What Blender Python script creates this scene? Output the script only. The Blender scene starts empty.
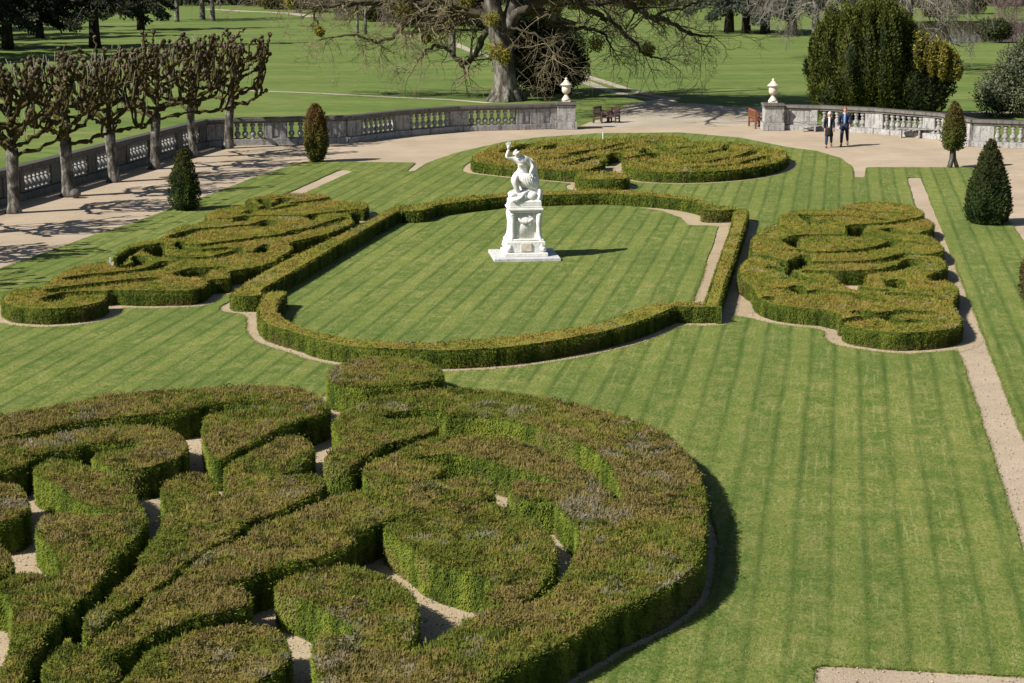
import bpy, bmesh, math, random
import numpy as np
from mathutils import Vector, Matrix
from mathutils.geometry import delaunay_2d_cdt

rng = np.random.default_rng(7)
random.seed(7)
SC = bpy.context.scene
COL = SC.collection
W, H = 1024, 683
F = 1850.0
PITCH = math.atan((H/2 + 60.0)/F)
CAM_H = 9.0
AX = math.radians(10.0)                      # the garden's long axis leans 10 degrees to the right of the view
CP, SP = math.cos(PITCH), math.sin(PITCH)

def P(px, py, z=0.0):
    """point of the plane z that the photograph shows at (px, py)"""
    dx, dy = (px - W/2)/F, (H/2 - py)/F
    vy, vz = CP + dy*SP, -SP + dy*CP
    t = (z - CAM_H)/vz
    return (dx*t, vy*t)

def PY(px, py, Y):
    """point at distance Y that the photograph shows at (px, py)"""
    dx, dy = (px - W/2)/F, (H/2 - py)/F
    vy, vz = CP + dy*SP, -SP + dy*CP
    t = Y/vy
    return (dx*t, Y, CAM_H + vz*t)

def proj(x, y, z):
    zc = y*CP - (z - CAM_H)*SP
    yc = y*SP + (z - CAM_H)*CP
    return W/2 + F*x/zc, H/2 - F*yc/zc

# ------------------------------------------------------------------ objects
def tag(o, label=None, cat=None, group=None, kind=None):
    if label: o['label'] = label
    if cat: o['category'] = cat
    if group: o['group'] = group
    if kind: o['kind'] = kind
    return o

def empty(name, loc=(0, 0, 0), rz=0.0):
    o = bpy.data.objects.new(name, None)
    o.location = loc; o.rotation_euler = (0, 0, rz)
    o.empty_display_size = 0.2
    COL.objects.link(o)
    return o

def copy_tree(o, parent=None):
    c = o.copy(); COL.objects.link(c)
    if parent: c.parent = parent
    for ch in list(o.children):
        copy_tree(ch, c)
    return c

class MB:
    """collects arrays of vertices and faces, links them as ONE mesh object"""
    def __init__(s):
        s.v, s.c, s.f, s.n = [], [], [], 0
    def add(s, V, Fs, mat=0, col=(1, 1, 1), smooth=False):
        V = np.asarray(V, float).reshape(-1, 3)
        c = np.asarray(col, float)
        if c.ndim == 1: c = np.tile(c[:3], (len(V), 1))
        s.v.append(V); s.c.append(c[:, :3])
        if isinstance(Fs, np.ndarray): Fs = [Fs]
        elif len(Fs) and not isinstance(Fs[0], np.ndarray):
            by = {}
            for f in Fs: by.setdefault(len(f), []).append(f)
            Fs = [np.asarray(x) for x in by.values()]
        for A in Fs:
            if len(A): s.f.append((A + s.n, mat, smooth))
        s.n += len(V)
        return s
    def build(s, name, mats, parent=None, link=True):
        me = bpy.data.meshes.new(name)
        V = np.concatenate(s.v); C = np.concatenate(s.c)
        tot = np.concatenate([np.full(len(A), A.shape[1], np.int32) for A, _, _ in s.f])
        idx = np.concatenate([A.ravel() for A, _, _ in s.f]).astype(np.int32)
        mi = np.concatenate([np.full(len(A), m, np.int32) for A, m, _ in s.f])
        sm = np.concatenate([np.full(len(A), q, bool) for A, _, q in s.f])
        me.vertices.add(len(V)); me.vertices.foreach_set('co', V.ravel().astype(np.float32))
        me.loops.add(len(idx)); me.loops.foreach_set('vertex_index', idx)
        me.polygons.add(len(tot))
        st = np.zeros(len(tot), np.int32); st[1:] = np.cumsum(tot)[:-1]
        me.polygons.foreach_set('loop_start', st)
        me.polygons.foreach_set('material_index', mi)
        me.polygons.foreach_set('use_smooth', sm)
        at = me.color_attributes.new('Col', 'FLOAT_COLOR', 'POINT')
        at.data.foreach_set('color', np.c_[C, np.ones(len(C))].ravel().astype(np.float32))
        if not isinstance(mats, (list, tuple)): mats = [mats]
        for m in mats: me.materials.append(m)
        me.update(calc_edges=True); me.validate()
        o = bpy.data.objects.new(name, me)
        if link: COL.objects.link(o)
        if parent: o.parent = parent
        return o
    # --- shapes
    def box(s, c, d, rz=0.0, mat=0, col=(1, 1, 1), top=1.0, bev=0.0):
        x, y, z = d[0]/2, d[1]/2, d[2]/2
        if bev > 0:
            b = min(bev, x*.9, y*.9, z*.9)
            rings = [(x-b, y-b, -z), (x, y, -z+b), (x, y, z-b), (x-b, y-b, z)]
        else:
            rings = [(x, y, -z), (x*top, y*top, z)]
        V = []
        for (a, b_, k) in rings: V += [(-a, -b_, k), (a, -b_, k), (a, b_, k), (-a, b_, k)]
        Fc = [(3, 2, 1, 0)]
        for r in range(len(rings)-1):
            for i in range(4):
                j = (i+1) % 4
                Fc.append((r*4+i, r*4+j, r*4+4+j, r*4+4+i))
        n = len(V)
        Fc.append((n-4, n-3, n-2, n-1))
        V = np.array(V)
        ca, sa = math.cos(rz), math.sin(rz)
        V = np.c_[V[:, 0]*ca - V[:, 1]*sa + c[0], V[:, 0]*sa + V[:, 1]*ca + c[1], V[:, 2] + c[2]]
        return s.add(V, Fc, mat, col)
    def lathe(s, prof, c=(0, 0, 0), n=16, mat=0, col=(1, 1, 1), smooth=True, sx=1, sy=1, wob=None):
        a = np.linspace(0, 2*math.pi, n, endpoint=False)
        V = []
        for (r, z) in prof:
            V.append(np.c_[c[0] + sx*r*np.cos(a), c[1] + sy*r*np.sin(a), np.full(n, c[2] + z)])
        V = np.concatenate(V)
        if wob is not None: V = wob(V)
        i = np.arange(n); j = (i+1) % n
        Q = [np.c_[k*n+i, k*n+j, k*n+n+j, k*n+n+i] for k in range(len(prof)-1)]
        s.add(V, np.concatenate(Q), mat, col, smooth)
        s.f.append((np.array([np.arange(n)[::-1]]) + s.n - len(V), mat, False))
        s.f.append((np.array([np.arange(n)]) + s.n - n, mat, False))
        return s
    def tube(s, pts, rad, n=6, mat=0, col=(1, 1, 1), smooth=True, cap=True):
        pts = np.asarray(pts, float); m = len(pts)
        rad = np.broadcast_to(np.asarray(rad, float), (m,))
        t = np.gradient(pts, axis=0); t /= np.linalg.norm(t, axis=1, keepdims=True) + 1e-9
        up = np.array([0, 0, 1.0]) if abs(t[0, 2]) < .9 else np.array([1.0, 0, 0])
        u = np.cross(t[0], up); u /= np.linalg.norm(u)
        V = []
        a = np.linspace(0, 2*math.pi, n, endpoint=False)
        for k in range(m):
            u = u - t[k]*np.dot(u, t[k]); u /= np.linalg.norm(u) + 1e-9
            w = np.cross(t[k], u)
            V.append(pts[k] + rad[k]*(np.cos(a)[:, None]*u + np.sin(a)[:, None]*w))
        V = np.concatenate(V)
        i = np.arange(n); j = (i+1) % n
        Q = np.concatenate([np.c_[k*n+i, k*n+j, k*n+n+j, k*n+n+i] for k in range(m-1)])
        c = np.asarray(col, float)
        if c.ndim == 2: c = np.repeat(c, n, axis=0)
        s.add(V, Q, mat, c, smooth)
        if cap:
            s.f.append((np.array([np.arange(n)[::-1]]) + s.n - len(V), mat, False))
            s.f.append((np.array([np.arange(n)]) + s.n - n, mat, False))
        return s
    def blob(s, c, r, n=8, m=6, mat=0, col=(1, 1, 1), bump=0.0):
        r = np.broadcast_to(np.asarray(r, float), (3,))
        V, ring = [], []
        for k in range(m+1):
            ph = math.pi*k/m
            for q in range(n):
                th = 2*math.pi*(q + .5*(k % 2))/n
                V.append((math.sin(ph)*math.cos(th), math.sin(ph)*math.sin(th), -math.cos(ph)))
        V = np.array(V)
        if bump: V = V*(1 + bump*(rng.random((len(V), 1)) - .5)*2)
        V = V*r + np.asarray(c, float)
        i = np.arange(n); j = (i+1) % n
        Q = np.concatenate([np.c_[k*n+i, k*n+j, k*n+n+j, k*n+n+i] for k in range(m)])
        return s.add(V, Q, mat, col, True)
    def leaves(s, C, D, L, Wd, mat=0, col=(1, 1, 1), flat=None):
        """diamond leaves: base point C, direction D, length L, width Wd"""
        n = len(C)
        if n == 0: return s
        D = D/(np.linalg.norm(D, axis=1, keepdims=True) + 1e-9)
        if flat is None: R = rng.normal(size=(n, 3))
        else:                                                    # 'flat' is the way the leaf blades face
            R = flat/(np.linalg.norm(flat, axis=1, keepdims=True) + 1e-9)
            D = D - .75*np.sum(D*R, axis=1, keepdims=True)*R; D /= np.linalg.norm(D, axis=1, keepdims=True) + 1e-9
        w = np.cross(D, R); w /= np.linalg.norm(w, axis=1, keepdims=True) + 1e-9
        L = np.broadcast_to(np.asarray(L, float), (n,))[:, None]; Wd = np.broadcast_to(np.asarray(Wd, float), (n,))[:, None]
        V = np.empty((n, 4, 3))
        V[:, 0] = C; V[:, 1] = C + D*L*.55 + w*Wd*.5; V[:, 2] = C + D*L; V[:, 3] = C + D*L*.55 - w*Wd*.5
        c = np.asarray(col, float)
        if c.ndim == 2: c = np.repeat(c, 4, axis=0)
        return s.add(V.reshape(-1, 3), np.arange(4*n).reshape(n, 4), mat, c)

# ------------------------------------------------------------------ noise, polygons, rasters
_perm = np.random.default_rng(3).random(65536)
def noise2(x, y, seed=0):
    x = np.asarray(x, float); y = np.asarray(y, float)
    xi = np.floor(x).astype(int); yi = np.floor(y).astype(int)
    fx = x - xi; fy = y - yi
    fx = fx*fx*(3-2*fx); fy = fy*fy*(3-2*fy)
    def h(a, b): return _perm[((a*73856093) ^ (b*19349663) ^ (seed*83492791)) & 65535]
    return (h(xi, yi)*(1-fx) + h(xi+1, yi)*fx)*(1-fy) + (h(xi, yi+1)*(1-fx) + h(xi+1, yi+1)*fx)*fy
def fbm(x, y, seed=0, o=3):
    s = 0; a = .5; t = 0
    for k in range(o):
        s = s + a*noise2(x*2**k, y*2**k, seed+k); t += a; a *= .5
    return s/t

def smooth_loop(pts, sub=5):
    p = np.asarray(pts, float); n = len(p); out = []
    for i in range(n):
        p0, p1, p2, p3 = p[i-1], p[i], p[(i+1) % n], p[(i+2) % n]
        for k in range(sub):
            t = k/sub
            out.append(.5*((2*p1) + (-p0+p2)*t + (2*p0-5*p1+4*p2-p3)*t*t + (-p0+3*p1-3*p2+p3)*t**3))
    return np.array(out)

def resample(loop, step):
    p = np.asarray(loop, float); q = np.vstack([p, p[:1]])
    d = np.r_[0, np.cumsum(np.linalg.norm(np.diff(q, axis=0), axis=1))]
    n = max(6, int(round(d[-1]/step)))
    t = np.linspace(0, d[-1], n, endpoint=False)
    return np.c_[np.interp(t, d, q[:, 0]), np.interp(t, d, q[:, 1])]

def pip(x, y, loops):
    ins = np.zeros(x.shape, bool)
    for L in loops:
        x0, y0 = L[:, 0], L[:, 1]; x1, y1 = np.roll(x0, -1), np.roll(y0, -1)
        for a, b, c, d in zip(x0, y0, x1, y1):
            if b == d: continue
            m = (b > y) != (d > y)
            ins ^= m & (x < (c-a)*(y-b)/(d-b) + a)
    return ins

def area(L): return .5*np.sum(L[:, 0]*np.roll(L[:, 1], -1) - np.roll(L[:, 0], -1)*L[:, 1])

def fill(loops):
    """triangles that fill an outline with holes"""
    vs, es = [], []
    for L in loops:
        b = len(vs); n = len(L)
        vs += [Vector((float(q[0]), float(q[1]))) for q in L]
        es += [(b+i, b+(i+1) % n) for i in range(n)]
    v, e, f, *_ = delaunay_2d_cdt(vs, es, [], 0, 1e-5)
    V = np.array([(q.x, q.y) for q in v]); T = np.array([t for t in f if len(t) == 3])
    c = V[T].mean(axis=1)
    return V, T[pip(c[:, 0], c[:, 1], loops)]

class Grid:
    def __init__(s, x0, y0, x1, y1, res):
        s.x0, s.y0, s.res = x0, y0, res
        s.nx, s.ny = int((x1-x0)/res)+1, int((y1-y0)/res)+1
        s.X, s.Y = np.meshgrid(x0 + np.arange(s.nx)*res, y0 + np.arange(s.ny)*res)
        s.m = np.zeros((s.ny, s.nx), bool)
    def poly(s, L):
        """mask of one polygon, by rows"""
        L = np.asarray(L, float); out = np.zeros((s.ny, s.nx), bool)
        i0 = max(0, int((L[:, 0].min()-s.x0)/s.res)); i1 = min(s.nx, int((L[:, 0].max()-s.x0)/s.res)+2)
        j0 = max(0, int((L[:, 1].min()-s.y0)/s.res)); j1 = min(s.ny, int((L[:, 1].max()-s.y0)/s.res)+2)
        if i1 > i0 and j1 > j0: out[j0:j1, i0:i1] = pip(s.X[j0:j1, i0:i1], s.Y[j0:j1, i0:i1], [L])
        return out
    def stroke(s, pts, width):
        out = np.zeros((s.ny, s.nx), bool); r = width/2
        for (a, b) in zip(pts[:-1], pts[1:]):
            a = np.asarray(a, float); b = np.asarray(b, float)
            lo = np.minimum(a, b) - r; hi = np.maximum(a, b) + r
            i0 = max(0, int((lo[0]-s.x0)/s.res)); i1 = min(s.nx, int((hi[0]-s.x0)/s.res)+2)
            j0 = max(0, int((lo[1]-s.y0)/s.res)); j1 = min(s.ny, int((hi[1]-s.y0)/s.res)+2)
            if i1 <= i0 or j1 <= j0: continue
            X, Y = s.X[j0:j1, i0:i1], s.Y[j0:j1, i0:i1]
            d = b - a; t = np.clip(((X-a[0])*d[0] + (Y-a[1])*d[1])/(d@d + 1e-12), 0, 1)
            out[j0:j1, i0:i1] |= (X-a[0]-t*d[0])**2 + (Y-a[1]-t*d[1])**2 < r*r
        return out
    def grow(s, m, r):
        k = int(round(r/s.res)); out = m.copy()
        for dy in range(-k, k+1):
            w = int(math.sqrt(max(0, k*k - dy*dy)))
            row = np.zeros_like(m)
            if dy >= 0: row[dy:] = m[:s.ny-dy]
            else: row[:dy] = m[-dy:]
            c = np.cumsum(np.pad(row.astype(np.int32), ((0, 0), (w+1, w))), axis=1)
            out |= (c[:, 2*w+1:] - c[:, :-(2*w+1)]) > 0
        return out
    def contours(s, m, blur=1):
        f = np.pad(m.astype(float), 2)
        for _ in range(blur):
            f[1:-1, 1:-1] = (f[1:-1, 1:-1]*2 + f[:-2, 1:-1] + f[2:, 1:-1] + f[1:-1, :-2] + f[1:-1, 2:] )/6
        return march(f, s.x0 - 2*s.res, s.y0 - 2*s.res, s.res)

def march(f, x0, y0, res, lv=.5):
    a = f > lv
    code = a[:-1, :-1]*1 + a[:-1, 1:]*2 + a[1:, 1:]*4 + a[1:, :-1]*8
    segs = {1: [(3, 0)], 2: [(0, 1)], 3: [(3, 1)], 4: [(1, 2)], 5: [(3, 2), (1, 0)], 6: [(0, 2)], 7: [(3, 2)], 8: [(2, 3)],
            9: [(2, 0)], 10: [(0, 3), (2, 1)], 11: [(2, 1)], 12: [(1, 3)], 13: [(1, 0)], 14: [(0, 3)]}
    nxt, pos = {}, {}
    def pt(j, i, e):
        if e == 0: k = (j, i, 0); p, q = (j, i), (j, i+1)
        elif e == 2: k = (j+1, i, 0); p, q = (j+1, i), (j+1, i+1)
        elif e == 3: k = (j, i, 1); p, q = (j, i), (j+1, i)
        else: k = (j, i+1, 1); p, q = (j, i+1), (j+1, i+1)
        if k not in pos:
            fa, fb = f[p], f[q]; t = (lv-fa)/(fb-fa)
            pos[k] = (x0 + (p[1] + t*(q[1]-p[1]))*res, y0 + (p[0] + t*(q[0]-p[0]))*res)
        return k
    J, I = np.nonzero((code > 0) & (code < 15))
    for j, i in zip(J.tolist(), I.tolist()):
        for (e0, e1) in segs[int(code[j, i])]: nxt[pt(j, i, e0)] = pt(j, i, e1)
    loops = []
    while nxt:
        k0 = next(iter(nxt)); L = []; k = k0
        while k in nxt:
            L.append(pos[k]); k = nxt.pop(k)
        if len(L) > 5: loops.append(np.array(L))
    return loops

def nest(loops, amin=.15):
    """group contour loops as [outer, hole, hole ...]"""
    A = [area(L) for L in loops]
    sg = np.sign(A[int(np.argmax(np.abs(A)))])
    outs = [[L] for L, q in zip(loops, A) if q*sg > amin]
    for L, q in zip(loops, A):
        if q*sg < -.012:
            c = L[:1]; best = None
            for o in outs:
                if pip(c[:, 0], c[:, 1], [o[0]])[0] and (best is None or abs(area(o[0])) < abs(area(best[0]))): best = o
            if best is not None: best.append(L)
    return outs
# ------------------------------------------------------------------ materials
def newmat(name):
    m = bpy.data.materials.new(name); m.use_nodes = True
    nt = m.node_tree; b = nt.nodes['Principled BSDF']
    return m, nt, b
def N(nt, t, **kw):
    n = nt.nodes.new(t)
    for k, v in kw.items():
        if k in n.inputs: n.inputs[k].default_value = v
        else: setattr(n, k, v)
    return n
def noise(nt, co, scale, detail=4, rough=.6):
    n = N(nt, 'ShaderNodeTexNoise', Scale=scale, Detail=detail, Roughness=rough)
    if co is not None: nt.links.new(co, n.inputs['Vector'])
    return n.outputs['Fac']
def ramp(nt, fac, stops):
    r = nt.nodes.new('ShaderNodeValToRGB')
    while len(r.color_ramp.elements) < len(stops): r.color_ramp.elements.new(.5)
    for e, (p, c) in zip(r.color_ramp.elements, stops):
        e.position = p; e.color = (*c, 1) if len(c) == 3 else c
    nt.links.new(fac, r.inputs['Fac'])
    return r.outputs['Color']
def math_(nt, op, a, b=None, c=None):
    n = nt.nodes.new('ShaderNodeMath'); n.operation = op
    for i, v in enumerate((a, b, c)):
        if v is None: continue
        if hasattr(v, 'is_output'): nt.links.new(v, n.inputs[i])
        else: n.inputs[i].default_value = v
    return n.outputs[0]
def mix(nt, fac, a, b, mode='MIX'):
    n = nt.nodes.new('ShaderNodeMix'); n.data_type = 'RGBA'; n.blend_type = mode
    for s, v in ((n.inputs[0], fac), (n.inputs[6], a), (n.inputs[7], b)):
        if hasattr(v, 'is_output'): nt.links.new(v, s)
        elif isinstance(v, (int, float)): s.default_value = v
        else: s.default_value = (*v, 1)
    return n.outputs[2]
def bump(nt, b, h, dist, strength=1.0):
    n = N(nt, 'ShaderNodeBump', Distance=dist, Strength=strength)
    nt.links.new(h, n.inputs['Height']); nt.links.new(n.outputs[0], b.inputs['Normal'])
def coord(nt, rz=0.0, sc=(1, 1, 1)):
    t = nt.nodes.new('ShaderNodeNewGeometry')
    mp = nt.nodes.new('ShaderNodeMapping'); mp.vector_type = 'TEXTURE'
    mp.inputs['Rotation'].default_value = (0, 0, rz); mp.inputs['Scale'].default_value = sc
    nt.links.new(t.outputs['Position'], mp.inputs['Vector'])
    return mp.outputs[0]
def objco(nt, sc=(1, 1, 1)):
    t = nt.nodes.new('ShaderNodeTexCoord')
    mp = nt.nodes.new('ShaderNodeMapping'); mp.inputs['Scale'].default_value = sc
    nt.links.new(t.outputs['Object'], mp.inputs['Vector'])
    return mp.outputs[0]

def leaf_mat(name, trans=.3, rough=.7, spec=.08):
    m, nt, b = newmat(name)
    a = N(nt, 'ShaderNodeVertexColor', layer_name='Col')
    nt.links.new(a.outputs['Color'], b.inputs['Base Color'])
    b.inputs['Roughness'].default_value = rough; b.inputs['Specular IOR Level'].default_value = spec
    if trans:
        t = nt.nodes.new('ShaderNodeBsdfTranslucent'); s = N(nt, 'ShaderNodeMixShader', Fac=trans)
        g = mix(nt, 1.0, a.outputs['Color'], (1.15, 1.1, .55), 'MULTIPLY')
        nt.links.new(g, t.inputs['Color'])
        nt.links.new(b.outputs[0], s.inputs[1]); nt.links.new(t.outputs[0], s.inputs[2])
        nt.links.new(s.outputs[0], nt.nodes['Material Output'].inputs['Surface'])
    return m
M = {}
M['leaf'] = leaf_mat('foliage')
M['twig'] = leaf_mat('twigs', 0, .85, .1)

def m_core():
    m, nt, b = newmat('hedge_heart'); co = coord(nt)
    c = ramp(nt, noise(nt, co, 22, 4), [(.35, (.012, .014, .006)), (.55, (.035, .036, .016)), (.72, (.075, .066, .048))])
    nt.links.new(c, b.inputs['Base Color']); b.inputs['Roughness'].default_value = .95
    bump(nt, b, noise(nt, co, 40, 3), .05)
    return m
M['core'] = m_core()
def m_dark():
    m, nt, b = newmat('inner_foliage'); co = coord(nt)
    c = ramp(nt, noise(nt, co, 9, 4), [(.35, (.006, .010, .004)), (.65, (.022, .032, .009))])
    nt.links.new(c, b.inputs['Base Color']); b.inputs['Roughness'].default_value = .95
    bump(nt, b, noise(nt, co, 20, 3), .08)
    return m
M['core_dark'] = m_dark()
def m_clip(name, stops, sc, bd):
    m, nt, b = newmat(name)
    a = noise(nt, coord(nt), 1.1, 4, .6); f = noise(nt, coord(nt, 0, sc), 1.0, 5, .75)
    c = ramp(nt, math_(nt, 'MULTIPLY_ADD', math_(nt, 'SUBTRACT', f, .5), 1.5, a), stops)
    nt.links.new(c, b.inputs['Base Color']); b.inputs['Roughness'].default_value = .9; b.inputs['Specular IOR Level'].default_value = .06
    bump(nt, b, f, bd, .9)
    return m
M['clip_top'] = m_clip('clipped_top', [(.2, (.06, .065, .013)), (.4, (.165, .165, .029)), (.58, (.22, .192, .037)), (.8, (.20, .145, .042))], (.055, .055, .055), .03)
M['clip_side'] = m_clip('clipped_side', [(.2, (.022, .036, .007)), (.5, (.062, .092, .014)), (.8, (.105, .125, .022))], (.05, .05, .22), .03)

def m_lawn():
    m, nt, b = newmat('mown_lawn')
    co = coord(nt, -AX)
    sx = nt.nodes.new('ShaderNodeSeparateXYZ'); nt.links.new(co, sx.inputs[0])
    u = math_(nt, 'ADD', sx.outputs[0], math_(nt, 'MULTIPLY', math_(nt, 'SUBTRACT', noise(nt, co, .22, 2), .5), .10))
    # mower lanes 0.52 m wide: every other one lighter, thin darker seams between
    tri = math_(nt, 'PINGPONG', math_(nt, 'ADD', u, 100), .52)
    lane = math_(nt, 'SMOOTH_MIN', math_(nt, 'MAXIMUM', math_(nt, 'SUBTRACT', math_(nt, 'MULTIPLY', tri, 3.6), .44), 0.0), 1.0, .15)
    seam = math_(nt, 'SUBTRACT', 1.0, math_(nt, 'MULTIPLY', math_(nt, 'PINGPONG', math_(nt, 'ADD', u, 100.26), .26), 11.0))
    seam = math_(nt, 'MAXIMUM', seam, 0.0)
    cs = coord(nt, -AX, (.42, .50, 1)); big = noise(nt, coord(nt), .22, 4)
    streak = noise(nt, cs, 1.0, 6, .75)
    cx = coord(nt, -AX, (.13, .15, 1)); comb = noise(nt, cx, 1.0, 4, .75)
    g1 = mix(nt, lane, (.078, .128, .022), (.120, .165, .031))
    dry = mix(nt, ramp(nt, streak, [(.44, (0, 0, 0)), (.66, (.9, .9, .9))]), g1, (.225, .220, .068))
    dry = mix(nt, ramp(nt, comb, [(.5, (0, 0, 0)), (.70, (.75, .75, .75))]), dry, (.215, .205, .072))
    pale = noise(nt, coord(nt, -AX, (.075, 1.3, 1)), 1.0, 3, .6)
    dry = mix(nt, ramp(nt, pale, [(.55, (0, 0, 0)), (.68, (.7, .7, .7))]), dry, (.250, .255, .098))
    c = mix(nt, ramp(nt, big, [(.35, (.0, .0, .0)), (.65, (.6, .6, .6))]), dry, mix(nt, .7, dry, (.056, .100, .020)))
    c = mix(nt, math_(nt, 'MULTIPLY', seam, math_(nt, 'MULTIPLY_ADD', noise(nt, coord(nt), .45, 3), 1.7, -.22)), c, (.042, .082, .014))
    fine = noise(nt, coord(nt, -AX, (.06, .09, 1)), 1.0, 4, .85)
    c = mix(nt, .7, c, mix(nt, 1.0, c, ramp(nt, fine, [(.34, (.42, .48, .4)), (.66, (1.6, 1.48, 1.5))]), 'MULTIPLY'))
    pt = noise(nt, coord(nt), 1.1, 5, .7)
    c = mix(nt, ramp(nt, pt, [(.62, (0, 0, 0)), (.78, (.55, .55, .55))]), c, (.190, .140, .060))
    nt.links.new(c, b.inputs['Base Color'])
    b.inputs['Roughness'].default_value = .9; b.inputs['Specular IOR Level'].default_value = .12
    bump(nt, b, math_(nt, 'ADD', fine, math_(nt, 'MULTIPLY', noise(nt, coord(nt), 14, 4), .8)), .035, .6)
    return m
M['lawn'] = m_lawn()

def m_meadow():
    m, nt, b = newmat('park_grass'); co = coord(nt)
    a = noise(nt, coord(nt, 0.1, (16, 4, 1)), 1.0, 6, .62); d = noise(nt, coord(nt, .05, (1.4, .5, 1)), 1.0, 5, .7)
    c = ramp(nt, a, [(.3, (.068, .118, .026)), (.5, (.102, .148, .036)), (.7, (.155, .178, .054))])
    c = mix(nt, .5, c, mix(nt, 1.0, c, ramp(nt, d, [(.36, (.55, .6, .5)), (.64, (1.5, 1.38, 1.5))]), 'MULTIPLY'))
    # broad mower strips in the park
    w = N(nt, 'ShaderNodeTexWave', Scale=.22, Distortion=1.4, Detail=2); nt.links.new(coord(nt, .9), w.inputs['Vector'])
    c = mix(nt, math_(nt, 'MULTIPLY', w.outputs['Fac'], .28), c, (.140, .165, .048))
    nt.links.new(c, b.inputs['Base Color']); b.inputs['Roughness'].default_value = .95; b.inputs['Specular IOR Level'].default_value = .1
    bump(nt, b, d, .12, .7)
    return m
M['meadow'] = m_meadow()

def m_gravel(name, c0, c1, c2):
    m, nt, b = newmat(name); co = coord(nt)
    a = noise(nt, co, .30, 6, .65); d = noise(nt, co, 26, 3, .8); e = noise(nt, coord(nt, .3, (1.6, .45, 1)), 1.0, 7, .75)
    c = ramp(nt, a, [(.3, c0), (.5, c1), (.7, c2)])
    c = mix(nt, .6, c, mix(nt, 1.0, c, ramp(nt, d, [(.25, (.45, .42, .4)), (.5, (1, 1, 1)), (.78, (1.35, 1.35, 1.35))]), 'MULTIPLY'))
    c = mix(nt, ramp(nt, e, [(.48, (0, 0, 0)), (.72, (.6, .6, .6))]), c, tuple(x*.66 for x in c1))
    vo = N(nt, 'ShaderNodeTexVoronoi', Scale=7.0); nt.links.new(co, vo.inputs['Vector'])
    sp = ramp(nt, vo.outputs['Distance'], [(.07, (1, 1, 1)), (.12, (0, 0, 0))])
    k = mix(nt, 1.0, sp, ramp(nt, noise(nt, co, .9, 3), [(.46, (0, 0, 0)), (.56, (.8, .8, .8))]), 'MULTIPLY')
    c = mix(nt, k, c, (.12, .10, .05))
    nt.links.new(c, b.inputs['Base Color']); b.inputs['Roughness'].default_value = .95; b.inputs['Specular IOR Level'].default_value = .15
    bump(nt, b, d, .03, .7)
    return m
M['gravel'] = m_gravel('terrace_gravel', (.33, .262, .185), (.385, .308, .220), (.44, .355, .262))
M['bed'] = m_gravel('bed_gravel', (.32, .25, .16), (.37, .29, .19), (.42, .34, .23))
M['drive'] = m_gravel('drive_gravel', (.30, .26, .19), (.36, .31, .24), (.44, .39, .30))

def m_stone(name, base, dark, lich, sc=1.0, amt=.6):
    m, nt, b = newmat(name); co = coord(nt)
    a = noise(nt, co, 2.2*sc, 6, .7); d = noise(nt, co, 9*sc, 5, .7); st = noise(nt, coord(nt, 0, (.16, .16, 1.2)), 1.0*sc, 4, .6)
    c = ramp(nt, a, [(.3, tuple(x*.75 for x in base)), (.5, base), (.7, tuple(min(.8, x*1.25) for x in base))])
    c = mix(nt, ramp(nt, st, [(.50, (0, 0, 0)), (.68, (amt, amt, amt))]), c, dark)
    c = mix(nt, ramp(nt, d, [(.54, (0, 0, 0)), (.66, (amt, amt, amt))]), c, lich)
    # lichen and soot settle on what faces the sky
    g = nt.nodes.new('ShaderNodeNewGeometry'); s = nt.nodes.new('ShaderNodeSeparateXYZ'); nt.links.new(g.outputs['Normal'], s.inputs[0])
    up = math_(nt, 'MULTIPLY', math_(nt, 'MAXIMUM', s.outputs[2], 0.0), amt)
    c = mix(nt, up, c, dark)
    nt.links.new(c, b.inputs['Base Color']); b.inputs['Roughness'].default_value = .9; b.inputs['Specular IOR Level'].default_value = .2
    bump(nt, b, d, .02, .6)
    return m
M['stone'] = m_stone('weathered_stone', (.36, .35, .335), (.085, .078, .072), (.055, .052, .046), 1.3, .8)
M['coping'] = m_stone('sooty_shaded_stone', (.155, .145, .13), (.050, .046, .042), (.14, .125, .09), 1.2, .8)  # grimy copings; tone also lowered to carry the left balustrade's shade
M['marble'] = m_stone('white_marble', (.74, .73, .70), (.50, .47, .42), (.58, .50, .40), 1.6, .46)
M['slab'] = m_stone('pale_slab', (.52, .52, .52), (.33, .32, .30), (.30, .30, .27), 1.6, .35)
M['urn'] = m_stone('urn_stone', (.66, .58, .47), (.48, .42, .33), (.42, .38, .28), 2.0, .25)

def m_bark(name, c0, c1, c2, sc=(6, 6, 1.5)):
    m, nt, b = newmat(name); co = objco(nt, sc)
    a = noise(nt, co, 1.0, 6, .7); d = noise(nt, objco(nt), 4.0, 5, .7)
    c = ramp(nt, a, [(.38, c0), (.5, c1), (.6, c2)])
    c = mix(nt, ramp(nt, d, [(.52, (0, 0, 0)), (.7, (.6, .6, .6))]), c, tuple(x*.5 for x in c0))
    nt.links.new(c, b.inputs['Base Color']); b.inputs['Roughness'].default_value = .95; b.inputs['Specular IOR Level'].default_value = .1
    bump(nt, b, a, .04)
    return m
M['bark_pale'] = m_bark('grey_bark', (.038, .034, .027), (.095, .085, .070), (.26, .245, .22), (5, 5, 2.2))
M['bark_oak'] = m_bark('oak_bark', (.042, .036, .029), (.10, .09, .075), (.21, .195, .17), (3, 3, .8))
M['bark_dark'] = m_bark('dark_bark', (.018, .015, .012), (.035, .03, .024), (.06, .052, .042), (3, 3, .8))
M['bark_moss'] = m_bark('mossy_bark', (.030, .024, .016), (.062, .048, .029), (.115, .090, .060), (7, 7, 7))

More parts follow.
